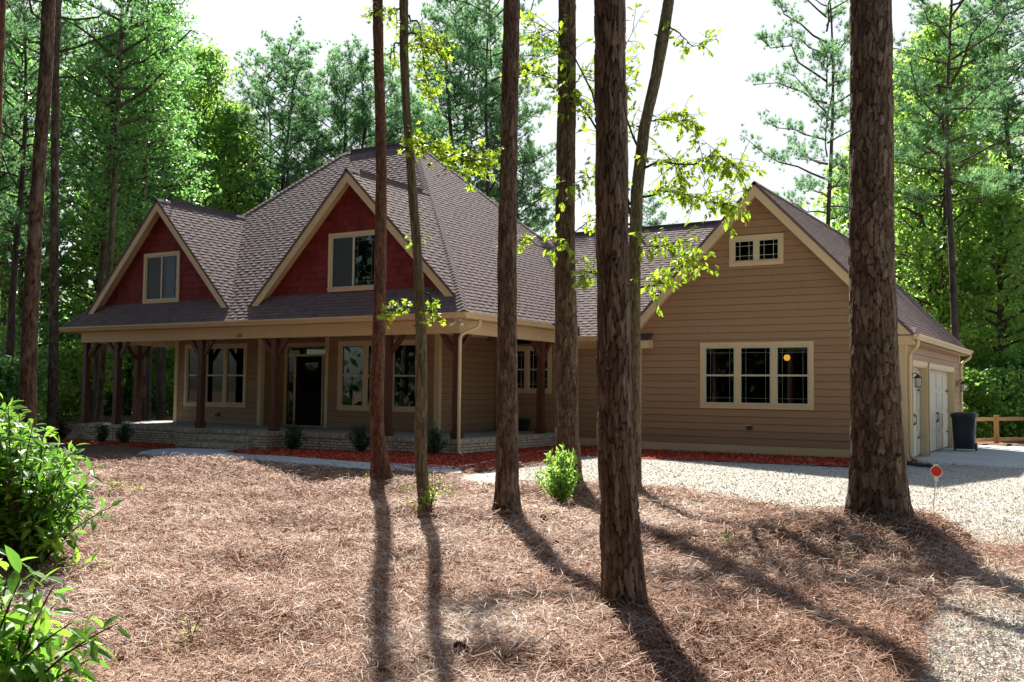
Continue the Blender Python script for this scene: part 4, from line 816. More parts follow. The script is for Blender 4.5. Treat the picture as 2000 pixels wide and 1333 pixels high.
# leafy sprays on the near broadleaf trees
def spray(tree, D, path, leafsz, n_leaf, shape, spread, matn='leaf_near', seed=0, r0=.014, droop=.0, name='branch'):
    rg = np.random.default_rng(seed); pts = []
    for i, (a, b) in enumerate(path): p = at_depth(a, b, D[0]+(D[1]-D[0])*i/max(1, len(path)-1)); pts.append(p)
    pts = np.array(pts); tt = np.linspace(0, len(pts)-1, 14); P_ = np.stack([np.interp(tt, np.arange(len(pts)), pts[:, i]) for i in range(3)], 1)+rg.normal(size=(14, 3))*.012
    wd_ = MB(); wd_.tube(P_, np.linspace(r0, .003, 14), 6, cap=False); cen = []; dd = []
    n_leaf = int(n_leaf*2.5); nt = max(5, n_leaf//6); spread *= 1.35
    for k in range(nt):
        q = rg.uniform(.12, 1)**.8*13; i0 = min(12, int(q)); p = P_[i0]+(P_[i0+1]-P_[i0])*(q-i0); d0 = nrm(P_[i0+1]-P_[i0])
        d = nrm(d0*.5+rg.normal(size=3)*np.array([.8, .8, .55])); L = spread*rg.uniform(.3, 1.1); e = p+d*L+np.array([0, 0, -droop*L])
        wd_.tube([p, (p+e)/2+[0, 0, .02], e], [.005, .004, .002], 4, cap=False)
        for j in range(6):
            s_ = rg.uniform(.25, 1.05); c = p+(e-p)*s_+rg.normal(size=3)*.018; cen.append(c); dd.append(nrm(d*.6+rg.normal(size=3)*.6+np.array([0, 0, -.45])))
    cen = np.array(cen); dd = np.array(dd); nn = nrm(rg.normal(size=cen.shape)*.55+np.array([.2, -.3, .8])); fo = MB()
    fo.leaves(shape, cen, dd, nn, leafsz*.92*rg.uniform(.5, 1.15, len(cen)), tone=rg.random(len(cen)), fold=.25)
    b_ = wd_.build(name, M['twig'], tree); fo.build('leaf_spray', M[matn], b_)
DB = depth_of(TREES['b'][:2]); DF = depth_of(TREES['f'][:2])
spray(TB, (DB, DB-.6), [(796, 262), (820, 282), (860, 292), (905, 312), (945, 318)], .115, 150, STAR, .30, seed=21)
spray(TB, (DB, DB-.5), [(786, 60), (810, 70), (835, 85), (855, 100)], .105, 70, STAR, .26, seed=22)
spray(TB, (DB, DB+.4), [(798, 30), (820, 50), (828, 120), (835, 160), (838, 182)], .10, 80, STAR, .22, seed=23)
spray(TB, (DB, DB-.6), [(812, 600), (795, 604), (770, 612), (748, 616)], .085, 34, STAR, .15, seed=24)
spray(TB, (DB, DB-.3), [(832, 570), (842, 590), (843, 612), (846, 636)], .08, 26, STAR, .12, seed=25)
spray(TB, (DB, DB-.4), [(788, 20), (770, 20), (740, 18), (714, 34)], .09, 40, STAR, .2, seed=26)
spray(TB, (DB, DB+.2), [(790, 80), (775, 84), (765, 100), (762, 112)], .075, 18, STAR, .15, seed=27)
spray(TB, (DB, DB+.2), [(805, 466), (812, 468), (818, 470)], .07, 9, STAR, .1, seed=28)
spray(TF, (DF, DF-.8), [(1256, 330), (1290, 316), (1350, 322), (1400, 300), (1445, 335)], .13, 170, OAK, .36, seed=31, r0=.02)
spray(TF, (DF, DF-.5), [(1254, 385), (1290, 372), (1340, 380), (1390, 398), (1425, 400)], .13, 150, OAK, .30, seed=32, r0=.018)
spray(TF, (DF, DF-.2), [(1256, 240), (1285, 235), (1320, 235), (1352, 238)], .13, 60, OAK, .25, seed=33)
spray(TF, (DF, DF+.5), [(1250, 300), (1238, 270), (1215, 200), (1190, 150), (1240, 60)], .13, 120, OAK, .42, seed=34, r0=.02)
spray(TF, (DF, DF+.4), [(1232, 420), (1190, 300), (1150, 160), (1090, 60), (1040, 66)], .13, 150, OAK, .42, seed=35, r0=.022)
spray(TF, (DF, DF+.6), [(1232, 400), (1170, 260), (1110, 160), (1060, 150), (1025, 130)], .13, 130, OAK, .40, seed=36, r0=.02)
spray(TF, (DF, DF-.7), [(1250, 560), (1280, 560), (1320, 520), (1355, 505), (1372, 520)], .125, 100, OAK, .28, seed=37, r0=.016)
spray(TF, (DF, DF-.6), [(1250, 470), (1262, 480), (1290, 482), (1330, 470)], .12, 60, OAK, .25, seed=38)
spray(TF, (DF, DF-.4), [(1232, 440), (1205, 430), (1160, 425), (1080, 490), (1010, 470)], .12, 60, OAK, .24, seed=39)
spray(TF, (DF, DF-.4), [(1232, 370), (1200, 350), (1150, 345), (1080, 372)], .12, 60, OAK, .3, seed=40)
spray(TF, (DF, DF-.3), [(1290, 50), (1320, 60), (1350, 90), (1385, 85)], .12, 36, OAK, .2, seed=41)
spray(TF, (DF, DF-.4), [(1245, 590), (1200, 560), (1150, 530), (1135, 545)], .12, 40, OAK, .22, seed=42)

# trunks standing at the left edge
def far_trunk(name, base, D, rows, label, cat, matn, H_top, crown, seed, gz=-.45, rel=.02, cell=(.12, .22)):
    r_ = [(*at_depth((a+b)/2, py, D), (b-a)/2*D/FPX) for py, a, b in rows]; r_.sort(key=lambda q: q[2]); r_ = np.array(r_)
    lo = r_[0].copy(); lo[2] = gz-.4; d = r_[-1]-r_[-2]; d = d/d[2]; dh = H_top-r_[-1][2]
    ex = [r_[-1]+np.array([d[0]*dh*t*.4, d[1]*dh*t*.4, dh*t, -r_[-1][3]*.75*t]) for t in (.33, .66, 1)]; cl = np.vstack([lo, r_, ex])
    t = thing(name, (lo[0], lo[1], gz), label, cat); trunk_mesh(cl, cell, rel, .05, 56, seed, .15, zfine=12).build('trunk', M[matn], t, True)
    if crown:
        wd_, fo = (pine_crown if crown[0] == 'pine' else leafy_crown)(crown[1], H_top+.5, crown[2], 34, base=tuple(ex[0][:2]), seed=seed); wd_.build('limb', M['barkfar'], t); fo.build('crown', M['pine' if crown[0] == 'pine' else 'leaf_mid'], t)
    return t
far_trunk('pine_tree', None, 19.0, [(0, 83, 107), (150, 77, 101), (300, 66, 90), (490, 54, 79), (600, 46, 75), (740, 40, 70), (866, 37, 69)], 'leaning dark pine trunk behind the big shrub at the left', 'pine tree', 'bark', 17, ('pine', 12.5, 2.8), 51)
far_trunk('pine_tree', None, 27.0, [(0, 104, 120), (100, 103, 116), (300, 100, 114), (490, 99, 114), (740, 95, 112), (845, 92, 114)], 'straight grey pine trunk just left of the porch, right of the leaning pine', 'pine tree', 'bark', 19, ('pine', 9.5, 3.2), 52)
far_trunk('pine_tree', None, 14.0, [(0, -10, 10), (150, -17, 4), (400, -28, -6), (860, -48, -20)], 'pine trunk cut off by the upper left edge of the photo', 'pine tree', 'barkred', 16, None, 53)

far_trunk('broadleaf_tree', None, 31.0, [(300, 222, 232), (500, 210, 221), (678, 197, 208), (819, 185, 199)], 'pale grey leaning trunk seen between the two left porch posts', 'tree', 'barkgrey', 16, ('leaf', 8, 3.0), 54)
far_trunk('broadleaf_tree', None, 35.0, [(300, 279, 287), (500, 276, 285), (678, 274, 284), (815, 273, 284)], 'grey trunk seen through the porch right of the dark left side post', 'tree', 'barkgrey', 17, ('leaf', 9, 3.0), 55)
far_trunk('broadleaf_tree', None, 40.0, [(300, 306, 313), (500, 307, 316), (678, 306, 318), (815, 306, 320)], 'dark trunk seen through the porch just left of the porch wall corner', 'tree', 'barkfar', 17, ('leaf', 9, 3.0), 56)

# ------------------------------------------------------------------ background trees (prototypes, then copies)
def proto(name, H_, wood, fol, r0, matn):
    t = thing(name, (0, 0, 0), None, None); zz = np.linspace(-.6, H_-.9, 14); rg = random.Random(H_)
    pts = [(0.02*z*math.sin(z*.35+H_), .02*z*math.cos(z*.3+H_), z) for z in zz]
    wood.tube(pts, np.linspace(r0, .03, 14), 10, cap=False); wood.build('trunk', M['barkfar'], t, True)
    fol.build('crown', M[matn], t); C.objects.unlink(t); ch = list(t.children)
    for c in ch: C.objects.unlink(c)
    return t
PR = {}
for i, (a, b, r_, n) in enumerate(((6, 17, 3.0, 60), (8, 18, 2.6, 52), (4.5, 16, 3.1, 62))):
    wd_, fo = pine_crown(a, b+.3, r_, int(n*1.25), seed=100+i, tufts=22, nl=.20, nw=.026, each=14); PR['pine%d' % i] = (proto('pine_tree', b, wd_, fo, .19, 'pine'), b)
wd_, fo = pine_crown(8, 18, 3.7, 34, seed=120, tufts=34, nl=.20, nw=.022, each=16); PR['pine3'] = (proto('pine_tree', 18, wd_, fo, .15, 'pine'), 18)
for i, (a, b, r_, n, nl) in enumerate(((2.2, 15, 3.6, 52, 9000), (3.0, 17, 3.4, 58, 9500), (1.0, 9, 2.6, 40, 6500))):
    wd_, fo = leafy_crown(a, b, r_, n, nl, .20, seed=200+i, clumps=7); PR['leaf%d' % i] = (proto('broadleaf_tree', b, wd_, fo, .15, 'leaf_mid'), b)
    wd_, fo = leafy_crown(a, b, r_, n, nl, .20, seed=210+i, clumps=7); PR['bright%d' % i] = (proto('broadleaf_tree', b, wd_, fo, .13, 'leaf_bright'), b)
wd_, fo = leafy_crown(7.5, 17, 3.3, 44, 6200, .19, seed=222, clumps=7); PR['leaf3'] = (proto('broadleaf_tree', 17, wd_, fo, .17, 'leaf_mid'), 17)
for i in range(2):
    wd_, fo = leafy_crown(.1, 2.6, 1.5, 26, 5000, .16, seed=230+i, top=.1, clumps=6, tr=.02); t = thing('understory_shrub', (0, 0, 0), None, None); wd_.build('stems', M['twig'], t); fo.build('foliage', M['leaf_mid' if i == 0 else 'leaf_bright'], t)
    C.objects.unlink(t); [C.objects.unlink(c) for c in list(t.children)]; PR['shrub%d' % i] = (t, 2.6)
BG = []   # (px, top_py, depth, kind)
BG += [(545, 112, 52, 'pine0'), (505, 160, 56, 'pine2'), (598, 165, 58, 'pine1'), (655, 150, 54, 'pine2'), (700, 128, 56, 'pine0'), (742, 165, 60, 'pine1'), (775, 230, 60, 'pine2'), (820, 240, 62, 'pine0')]
BG += [(880, 5, 52, 'pine1'), (952, -50, 50, 'pine3'), (915, 60, 58, 'pine2'), (1000, 200, 54, 'pine3'), (1262, 395, 60, 'pine1'), (1015, 330, 52, 'pine2')]
BG += [(382, 60, 50, 'bright1'), (440, 175, 52, 'bright0'), (340, 110, 54, 'bright0'), (455, 250, 60, 'bright2'), (290, 60, 46, 'leaf1'), (235, 20, 48, 'leaf3'), (250, 120, 50, 'pine0'), (310, 150, 58, 'pine1'), (395, 220, 60, 'pine0'), (470, 290, 64, 'leaf0')]
BG += [(20, -60, 30, 'pine0'), (5, 80, 44, 'leaf3'), (90, 60, 46, 'pine1'), (210, 180, 50, 'leaf2'), (40, 330, 40, 'leaf2'), (180, 380, 42, 'bright2'), (-30, 0, 36, 'leaf3'), (192, 40, 33, 'leaf3'), (285, 160, 38, 'leaf3'), (318, 200, 44, 'leaf3'), (300, 330, 56, 'bright2'), (-60, -20, 42, 'pine2'), (340, 240, 66, 'leaf1')]
BG += [(1618, -60, 34, 'pine3'), (1865, -120, 30, 'pine3'), (1795, 60, 40, 'bright0'), (1840, -20, 38, 'bright1'), (1690, 250, 48, 'bright2'), (1760, 130, 46, 'bright1'), (1900, 20, 48, 'bright0'), (1975, -20, 46, 'pine1'), (1900, 330, 40, 'bright2'), (1960, 360, 37, 'bright2'), (2010, 340, 46, 'bright2'), (2110, 60, 50, 'pine0'), (1850, 420, 46, 'bright2'), (1930, 460, 60, 'bright2'), (1985, 500, 56, 'bright2')]
BG += [(px_, 560, d_, 'leaf2') for px_, d_ in ((20, 60), (150, 64), (280, 66))]
SH = [(px_, d_, k_) for px_, d_, k_ in ((-20, 26, 0), (20, 36, 1), (125, 44, 1), (205, 50, 1), (300, 52, 1), (262, 60, 0), (335, 50, 1), (80, 48, 0), (1890, 34, 1), (1915, 37, 1), (1945, 35, 1), (1970, 39, 1), (2000, 36, 0), (2030, 40, 1), (1905, 45, 1), (1935, 48, 0), (1960, 50, 1), (1995, 47, 1), (1875, 40, 0))]
groups = {}
def region(px_): return 'behind the leaning left pine' if px_ < 130 else 'left of the porch' if px_ < 320 else 'showing above the left gable' if px_ < 480 else 'showing over the main roof' if px_ < 1100 else 'showing over the connecting roof' if px_ < 1500 else 'behind the garage wing roof' if px_ < 1840 else 'beyond the garage and the rail fence'
KN = {'pine': 'dark pine', 'leaf': 'deep green broadleaf tree', 'brig': 'bright broadleaf tree'}
for px_, ty, D, kd in BG: groups.setdefault((KN[kd[:4]], region(px_)), []).append((px_, ty, D, kd))
nb = 0
for (kn, rg_), L in groups.items():
    L.sort()
    for i, (px_, ty, D, kd) in enumerate(L):
        src, H0 = PR[kd]; o = copy_tree(src); x, y = spot(px_, D); top = at_depth(px_, ty, D)[2]; g0 = float(gbase(x, y)); hgt = max(3., top-g0); s_ = hgt/H0
        o.location = (x, y, g0); o.rotation_euler = (0, 0, nb*2.399); wsc = s_*(1.0 if s_ > .8 else 1.1)*(1+.12*math.sin(nb*1.7)); o.scale = (wsc, wsc, s_); nb += 1
        lb = ('%s %s' % (kn, rg_)) if len(L) == 1 else '%s from left of the %ss %s' % (ORD[i], kn, rg_)
        tag(o, lb, 'pine tree' if kd[:4] == 'pine' else 'tree', 'woodland trees behind the house')
sg = {}
for px_, D, k_ in SH: sg.setdefault((k_, px_ < 1000), []).append((px_, D))
for (k_, lf), L in sg.items():
    L.sort()
    for i, (px_, D) in enumerate(L):
        o = copy_tree(PR['shrub%d' % k_][0]); x, y = spot(px_, D); o.location = (x, y, float(gbase(x, y))-.1); s_ = .9+.5*((i*37) % 10)/10; o.scale = (s_*1.2, s_*1.2, s_); o.rotation_euler = (0, 0, i*1.9)
        tag(o, '%s from left of the %s shrubs %s' % (ORD[i], 'dark green' if k_ == 0 else 'bright green', 'in the shady woods at left' if lf else 'behind the rail fence'), 'shrub', 'understory shrubs in the woods')
# far-off wood that closes the view: one mass
def woods():
    fo = MB(); tr = MB(); rg = np.random.default_rng(5); C_ = []; B_ = []
    def blob(px_, D, z0, z1, n, r_):
        x, y = spot(px_, D); z = rg.uniform(z0, z1, n)**1.0; C_.append(np.stack([x+rg.normal(size=n)*r_, y+rg.normal(size=n)*r_, z], 1))
        tr.tube([(x, y, -1), (x+rg.normal()*.5, y, z1*1.1)], [.16, .06], 6, cap=False)
    for k in range(80): blob(rg.uniform(-250, 480), rg.uniform(64, 96), 0, rg.uniform(3, 9), 420, 1.6)
    for k in range(45): blob(rg.uniform(1640, 2300), rg.uniform(58, 85), 0, rg.uniform(3, 7), 420, 1.6)
    for k in range(26): blob(rg.uniform(470, 1050), rg.uniform(66, 90), 0, rg.uniform(4, 8), 400, 1.6)
    # behind the photographer (seen in the window glass), thickened to dim the house front
    for k in range(210):
        a = rg.uniform(-1.78, 1.5); D = rg.uniform(13 if a > -1.1 else 19, 36); x = CAM[0]+math.sin(a)*D+2; y = CAM[1]-math.cos(a)*D; n = 650; z = -.3+rg.uniform(0, 1, n)*18.5
        B_.append(np.stack([x+rg.normal(size=n).clip(-1.3, 1.3)*1.8, y+rg.normal(size=n).clip(-1.3, 1.3)*1.8, z], 1)); tr.tube([(x, y, -1), (x+.2, y, 16)], [.2, .09], 8, cap=False)
    c = np.vstack(C_); n = len(c); fo.leaves(DIAM, c, nrm(rg.normal(size=(n, 3))), nrm(rg.normal(size=(n, 3))+[0, 0, .8]), rg.uniform(.25, .5, n), tone=rg.random(n))
    tag(fo.build('distant_woods', M['leaf_mid']), 'mass of far green foliage closing the view behind the trees', 'woods', kind='stuff')
    c = np.vstack(B_); n = len(c); fo = MB(); fo.leaves(DIAM, c, nrm(rg.normal(size=(n, 3))), nrm(rg.normal(size=(n, 3))+[0, 0, .5]), rg.uniform(.35, .8, n))
    tag(fo.build('woodland_mass', M['leaf_dark']), 'dark woodland mass reflected in the window glass', 'woods', kind='stuff')
    tag(tr.build('distant_trunks', M['barkfar']), 'far thin dark trunks standing in the woods', 'woods', kind='stuff')
woods()

# ------------------------------------------------------------------ shrubs and small plants
def small_shrub(seed, h=.55, r_=.3, n=1500, leaf=.05, matn='leaf_small'):
    rg = np.random.default_rng(seed); wd_ = MB(); fo = MB(); cen = []; dd = []
    for i in range(26):
        a = rg.uniform(0, 6.28); u = rg.uniform(.1, 1); e = np.array([r_*u*math.cos(a), r_*u*math.sin(a), h*(1-.45*u*u)*rg.uniform(.7, 1.08)]); mid = e*[.5, .5, .45]
        wd_.tube([(0, 0, -.05), mid, e], [.008, .006, .002], 4, cap=False)
        for j in range(n//26): q = rg.uniform(.25, 1.03); p = (mid*2*q if q < .5 else mid+(e-mid)*(q-.5)*2); cen.append(p+rg.normal(size=3)*.022); dd.append(nrm(e-mid*.6+rg.normal(size=3)*.35))
    cen = np.array(cen); cen[:, 2] = cen[:, 2].clip(.02); fo.leaves(LANCE, cen, np.array(dd), rdir(len(cen)), leaf*rg.uniform(.6, 1.2, len(cen)), tone=rg.random(len(cen))); return wd_, fo
t0 = thing('foundation_shrub', (0, 0, 0), None, None, None); wd_, fo = small_shrub(1, .58, .27, 1800, .055); wd_.build('stems', M['twig'], t0); fo.build('foliage', M['leaf_small'], t0)
FS = [(128, 862, 1.15, 'loose green shrub just outside the left end of the brick porch'), (199, 868, .95, 'small dark shrub by the porch wall, nearest its left corner'), (279, 868, 1.0, 'small dark shrub by the porch wall, left of the brick steps'), (573, 883, 1.12, 'small green shrub in red mulch just right of the brick steps'), (704, 892, 1.15, 'small green shrub behind the slim reddish pine trunk'), (850, 899, 1.05, 'small green shrub behind the bending trunk near the porch corner')]
for i, (a, b, s_, lb) in enumerate(FS):
    o = t0 if i == 0 else copy_tree(t0); p = at_z(a, b, -.47 if a > 400 else -.55); o.location = (p[0], min(p[1], -.38), float(gbase(p[0], p[1]))+.02); o.scale = (s_*1.05, s_*1.05, s_*1.02); o.rotation_euler = (0, 0, i*1.3); tag(o, lb, 'shrub', 'foundation shrubs along the porch')
x, y = tpos(1092, 968, -.24); t = thing('leafy_shrub', (x, y, float(ground_h(x, y))), 'fresh light green shrub at the foot of the dark pine trunk', 'shrub')
wd_, fo = small_shrub(5, .70, .32, 1700, .07); 
for q in (wd_, fo): q.V = [v+ORG[t.name] for v in q.V]
wd_.build('stems', M['twig'], t); fo.build('foliage', M['leaf_bright'], t)
def leafy_stems(name, loc, stems, leafsz, per, label, cat, matn, seed, shape=LANCE, whorl=False, droop=.25, rad0=.012):
    """stems: list of (tip offset xyz); leaves alternate along each stem"""
    rg = np.random.default_rng(seed); t = thing(name, loc, label, cat); loc = np.array(loc, float); wd_ = MB(); cen, dd, nn, sz = [], [], [], []
    for e in stems:
        e = np.array(e, float); L = np.linalg.norm(e); st = np.array([rg.normal()*.06*L, rg.normal()*.06*L, 0]); c1 = loc+st+e*[.3, .3, .6]; tt = np.linspace(0, 1, 10)[:, None]
        pts = (loc+st)*(1-tt)**2+2*c1*tt*(1-tt)+(loc+st+e)*tt**2; wd_.tube(pts, np.linspace(rad0, .0025, 10), 6, cap=False)
        for k in range(per):
            q = (.28+.72*(k+.5*rg.random())/per)*9; i0 = min(8, int(q)); p = pts[i0]+(pts[i0+1]-pts[i0])*(q-i0); ax = nrm(pts[i0+1]-pts[i0]); a = k*2.4+rg.normal()*.3
            s1 = nrm(np.cross(ax, [.3, .2, 1])); s2 = np.cross(ax, s1); d = nrm(ax*.55+s1*math.cos(a)+s2*math.sin(a)+np.array([0, 0, .15-droop*rg.random()]))
            cen.append(p+d*.02); dd.append(d); n_ = nrm(np.cross(np.cross(d, [0, 0, 1.]), d)+rg.normal(size=3)*.35); nn.append(n_); sz.append(leafsz*rg.uniform(.6, 1.15)*(1-.25*(k/per)))
    # leaves as two halves folded on the midrib
    cen = np.array(cen); dd = nrm(np.array(dd)); nn = np.array(nn); sz = np.array(sz); side = nrm(np.cross(nn, dd)); n2 = np.cross(dd, side); N = len(cen); fo = MB(); tone = rg.random(N)
    xs = np.array([0, .14, .32, .55, .78, 1.]); ws = np.array([0, .10, .17, .175, .105, 0]); curl = -.22*xs**2
    mid = cen[:, None]+sz[:, None, None]*(xs[None, :, None]*dd[:, None]+curl[None, :, None]*n2[:, None])
    wv = (1+.08*rg.normal(size=(N, 6)))[:, :, None]
    for sgn in (1, -1):
        ed = mid+sz[:, None, None]*(sgn*ws[None, :, None]*wv*side[:, None]+(.06*ws[None, :, None]/.17)*n2[:, None]); v = np.concatenate([mid, ed[:, 1:5]], 1)   # 10 verts
        f = [(0, 1, 6), (1, 2, 7, 6), (2, 3, 8, 7), (3, 4, 9, 8), (4, 5, 9)]; 
        if sgn < 0: f = [tuple(reversed(q)) for q in f]
        lp = np.concatenate([np.concatenate([np.array(q)+i*10 for q in f]) for i in range(N)]); tn = np.tile([len(q) for q in f], N)
        fo.add(v.reshape(-1, 3), loops=lp, totals=tn, tone=np.repeat(tone, 10))
    wd_.build('stems', M['twig'], t); fo.build('foliage', M[matn], t); return t
rg = np.random.default_rng(77)
# big glossy shrub at the left edge
xb, yb = tpos(30, 1130, -.42); Db = depth_of((xb, yb)); stems = []
for i in range(150):
    px_ = rg.uniform(-150, 178); e = ((px_-20)/165)
    topy = 775+ (max(0, px_-15)/165)**1.2*170 + rg.exponential(75)
    py = min(topy, 1105); Dd = Db+rg.uniform(-.75, .75); p = at_depth(px_, py, Dd); stems.append((p[0]-xb, p[1]-yb, p[2]-float(gbase(xb, yb))))
leafy_stems('evergreen_shrub', (xb, yb, float(gbase(xb, yb))), stems, .15, 26, 'large glossy green shrub at the left edge before the leaning pine', 'shrub', 'leaf_shrub', 78)
xb, yb = tpos(-20, 1420, -.40); Db = depth_of((xb, yb)); stems = []
for px_, py in ((30, 1080), (70, 1150), (110, 1180), (150, 1215), (195, 1215), (60, 1230), (120, 1260), (20, 1180), (160, 1280), (90, 1310), (10, 1290), (50, 1120), (-20, 1100), (-40, 1200), (205, 1250), (130, 1320), (80, 1100), (100, 1225), (40, 1240), (175, 1240), (15, 1130), (140, 1290), (70, 1290), (0, 1230), (185, 1330)):
    p = at_depth(px_, py, Db+rg.uniform(-.35, .3)); stems.append((p[0]-xb, p[1]-yb, p[2]-float(gbase(xb, yb))))
leafy_stems('broadleaf_seedling', (xb, yb, float(gbase(xb, yb))), stems, .15, 15, 'young plant with broad pointed leaves in the lower left corner', 'plant', 'leaf_shrub', 79, rad0=.008)
xb, yb = tpos(840, 1003, -.28); D_s = depth_of((xb, yb)); stems = [tuple(at_depth(a, b, D_s-.12)-np.array([xb, yb, float(ground_h(xb, yb))])) for a, b in ((842, 925), (852, 945), (838, 955), (868, 940), (795, 975), (850, 965))]
leafy_stems('sapling', (xb, yb, float(ground_h(xb, yb))), stems, .10, 12, 'leafy young sprout climbing beside the base of the bending trunk', 'sapling', 'leaf_near', 80, rad0=.006)
WD = [(375, 1285, 9, .055, 'tiny green seedling in the straw at the lower left of the yard'), (222, 980, 8, .07, 'low light green weed right of the big glossy shrub'), (268, 978, 7, .06, 'light green weed alone on the straw, right of a similar one'), (880, 985, 10, .06, 'sparse weed between the bending trunk and the middle pine'), (800, 975, 9, .055, 'bright sprig left of the bending trunk base'), (1137, 985, 5, .05, 'little seedling in front of the pine with the green shrub'), (1355, 965, 5, .05, 'small sprout at the edge of the gravel drive'), (1622, 1008, 7, .055, 'small green sprig at the left foot of the thickest pine'), (1425, 1100, 6, .05, 'pale grass tuft in the straw right of the nearest pine'), (640, 928, 6, .05, 'small weed in the shade left of the slim reddish pine'), (710, 937, 5, .05, 'tiny weed at the left foot of the slim reddish pine')]
for i, (a, b, n, sz, lb) in enumerate(WD):
    p = at_z(a, b, -.42); z = float(ground_h(p[0], p[1])); leafy_stems('weed', (p[0], p[1], z), [(rg.normal()*.07, rg.normal()*.07, rg.uniform(.08, .2)) for _ in range(4)], sz, n//2+1, lb, 'weed', 'leaf_near', 300+i, rad0=.003)

# ------------------------------------------------------------------ pine straw, litter, gravel, mulch chips
def straw():
    rg = np.random.default_rng(11); mb = MB(); N = 430000
    u = rg.random(N); D = np.where(rg.random(N) < .55, 4.4+5.2*u**.9, 9+13*u**1.15); px_ = rg.uniform(-80, 2080, N)
    tx = (px_-1000)/FPX; d = FH[None]*1+_r[None, :2]*tx[:, None]; x = CAM[0]+d[:, 0]*D; y = CAM[1]+d[:, 1]*D
    s = cleared(x, y)+.16*(fbm(x*1.7, y*1.7, 3)-.45); dg = np.hypot(x-TREES['g'][0]-.8, y-TREES['g'][1]+.5)
    keep = (s < .0) | ((s < .75) & (rg.random(N) < .10*np.exp(-s*3))) & (sdist(WALK, x, y) < 0) | ((sdist(GRAVEL, x, y) > 0) & (dg < 2.4) & (rg.random(N) < .25*np.exp(-(dg-1.0).clip(0)*1.6)))
    keep &= (sdist(APRON, x, y) < 0) & (sdist(HOUSE, x, y) < 0); x, y, D, s = x[keep], y[keep], D[keep], s[keep]; n = len(x)
    z = np.where(s > .05, gbase(x, y)+.018, ground_h(x, y)+.004)+rg.exponential(.019, n)
    a = 2*math.pi*fbm(x*1.3, y*1.3, 2)*2+rg.normal(size=n)*1.5; L = rg.uniform(.10, .22, n); w_ = (.0008+.00020*D)*rg.uniform(.7, 1.3, n)
    tilt = rg.normal(size=n)*.30+.05; dr = np.stack([np.cos(a), np.sin(a), tilt], 1); sd_ = np.stack([-np.sin(a), np.cos(a), rg.normal(size=n)*.4], 1); bend = rg.normal(size=n)*.16
    c = np.stack([x, y, z], 1); P0 = c-dr*L[:, None]*.5; P2 = c+dr*L[:, None]*.5; P1 = c+sd_*(bend*L)[:, None]+[0, 0, 1]*(np.abs(rg.normal(size=n))*.02)[:, None]
    for P_ in (P0, P2): P_[:, 2] = np.maximum(P_[:, 2], z-.012)
    ww = w_[:, None]*sd_; v = np.stack([P0-ww, P0+ww, P1+ww, P1-ww, P2], 1).reshape(-1, 3)
    lp = (np.array([0, 1, 2, 3, 3, 2, 4])[None]+5*np.arange(n)[:, None]).ravel()
    tone = (.50+.25*rg.normal(size=n)+1.25*(fbm(x*.75+3, y*.75, 4)-.46)).clip(0, 1)
    mb.add(v, loops=lp, totals=np.tile([4, 3], n), tone=np.repeat(tone, 5)); tag(mb.build('pine_straw', M['needle']), 'loose brown and grey pine needles covering the yard', 'pine straw', kind='stuff')
straw()
def gravel():
    rg = np.random.default_rng(12); N = 170000; mb = MB(); u = rg.random(N); D = 4.5+19*u**1.25; px_ = rg.uniform(1000, 2100, N); tx = (px_-1000)/FPX; d = FH[None]+_r[None, :2]*tx[:, None]
    x = CAM[0]+d[:, 0]*D; y = CAM[1]+d[:, 1]*D; k = (sdist(GRAVEL, x, y) > -.15+.2*(vnoise(x*2, y*2)-.3)) & (sdist(APRON, x, y) < 0); x, y, D = x[k], y[k], D[k]; n = len(x); r_ = (rg.lognormal(-5.1, .42, n)).clip(.003, .026)
    oc = np.array([(1, 0, 0), (0, 1, 0), (-1, 0, 0), (0, -1, 0), (0, 0, .7), (0, 0, -.7)]); f = np.array([(0, 1, 4), (1, 2, 4), (2, 3, 4), (3, 0, 4), (1, 0, 5), (2, 1, 5), (3, 2, 5), (0, 3, 5)])
    a = rg.uniform(0, 6.28, n); ca, sa = np.cos(a), np.sin(a); v = oc[None]*(1+.35*rg.normal(size=(n, 6, 1)))*r_[:, None, None]; v = np.stack([v[..., 0]*ca[:, None]-v[..., 1]*sa[:, None], v[..., 0]*sa[:, None]+v[..., 1]*ca[:, None], v[..., 2]+.3*v[..., 0]*rg.normal(size=(n, 1))], 2)
    v += np.stack([x, y, gbase(x, y)+.012], 1)[:, None]; mb.add(v.reshape(-1, 3), loops=(f.ravel()[None]+6*np.arange(n)[:, None]).ravel(), totals=np.full(n*8, 3), tone=np.repeat(rg.random(n), 6))
    tag(mb.build('gravel_stones', M['stone']), 'loose pale gravel stones scattered on the drive', 'gravel', kind='stuff')
gravel()
def chips():
    rg = np.random.default_rng(13); mb = MB(); C_ = []
    for poly, n in ((MULCH1, 3000), (MULCH2, 16000), (MULCH3, 9000)):
        lo, hi = poly.min(0), poly.max(0); p = rg.uniform(lo, hi, (n*3, 2)); s = sdist(poly, p[:, 0], p[:, 1]); p = p[(s > -.04)][:n]; C_.append(p)
    p = np.vstack(C_); n = len(p); c = np.stack([p[:, 0], p[:, 1], gbase(p[:, 0], p[:, 1])+.03+rg.random(n)*.035], 1); a = rg.uniform(0, 6.28, n)
    mb.leaves([(-.5, .13), (.5, .16), (.45, -.14), (-.5, -.12)], c, np.stack([np.cos(a), np.sin(a), rg.normal(size=n)*.35], 1), nrm(rg.normal(size=(n, 3))*.5+[0, 0, 1]), rg.uniform(.03, .085, n), tone=rg.random(n))
    tag(mb.build('mulch_chips', M['mulch_chip']), 'red dyed wood chips lying loose on the mulch beds', 'mulch', kind='stuff')
chips()
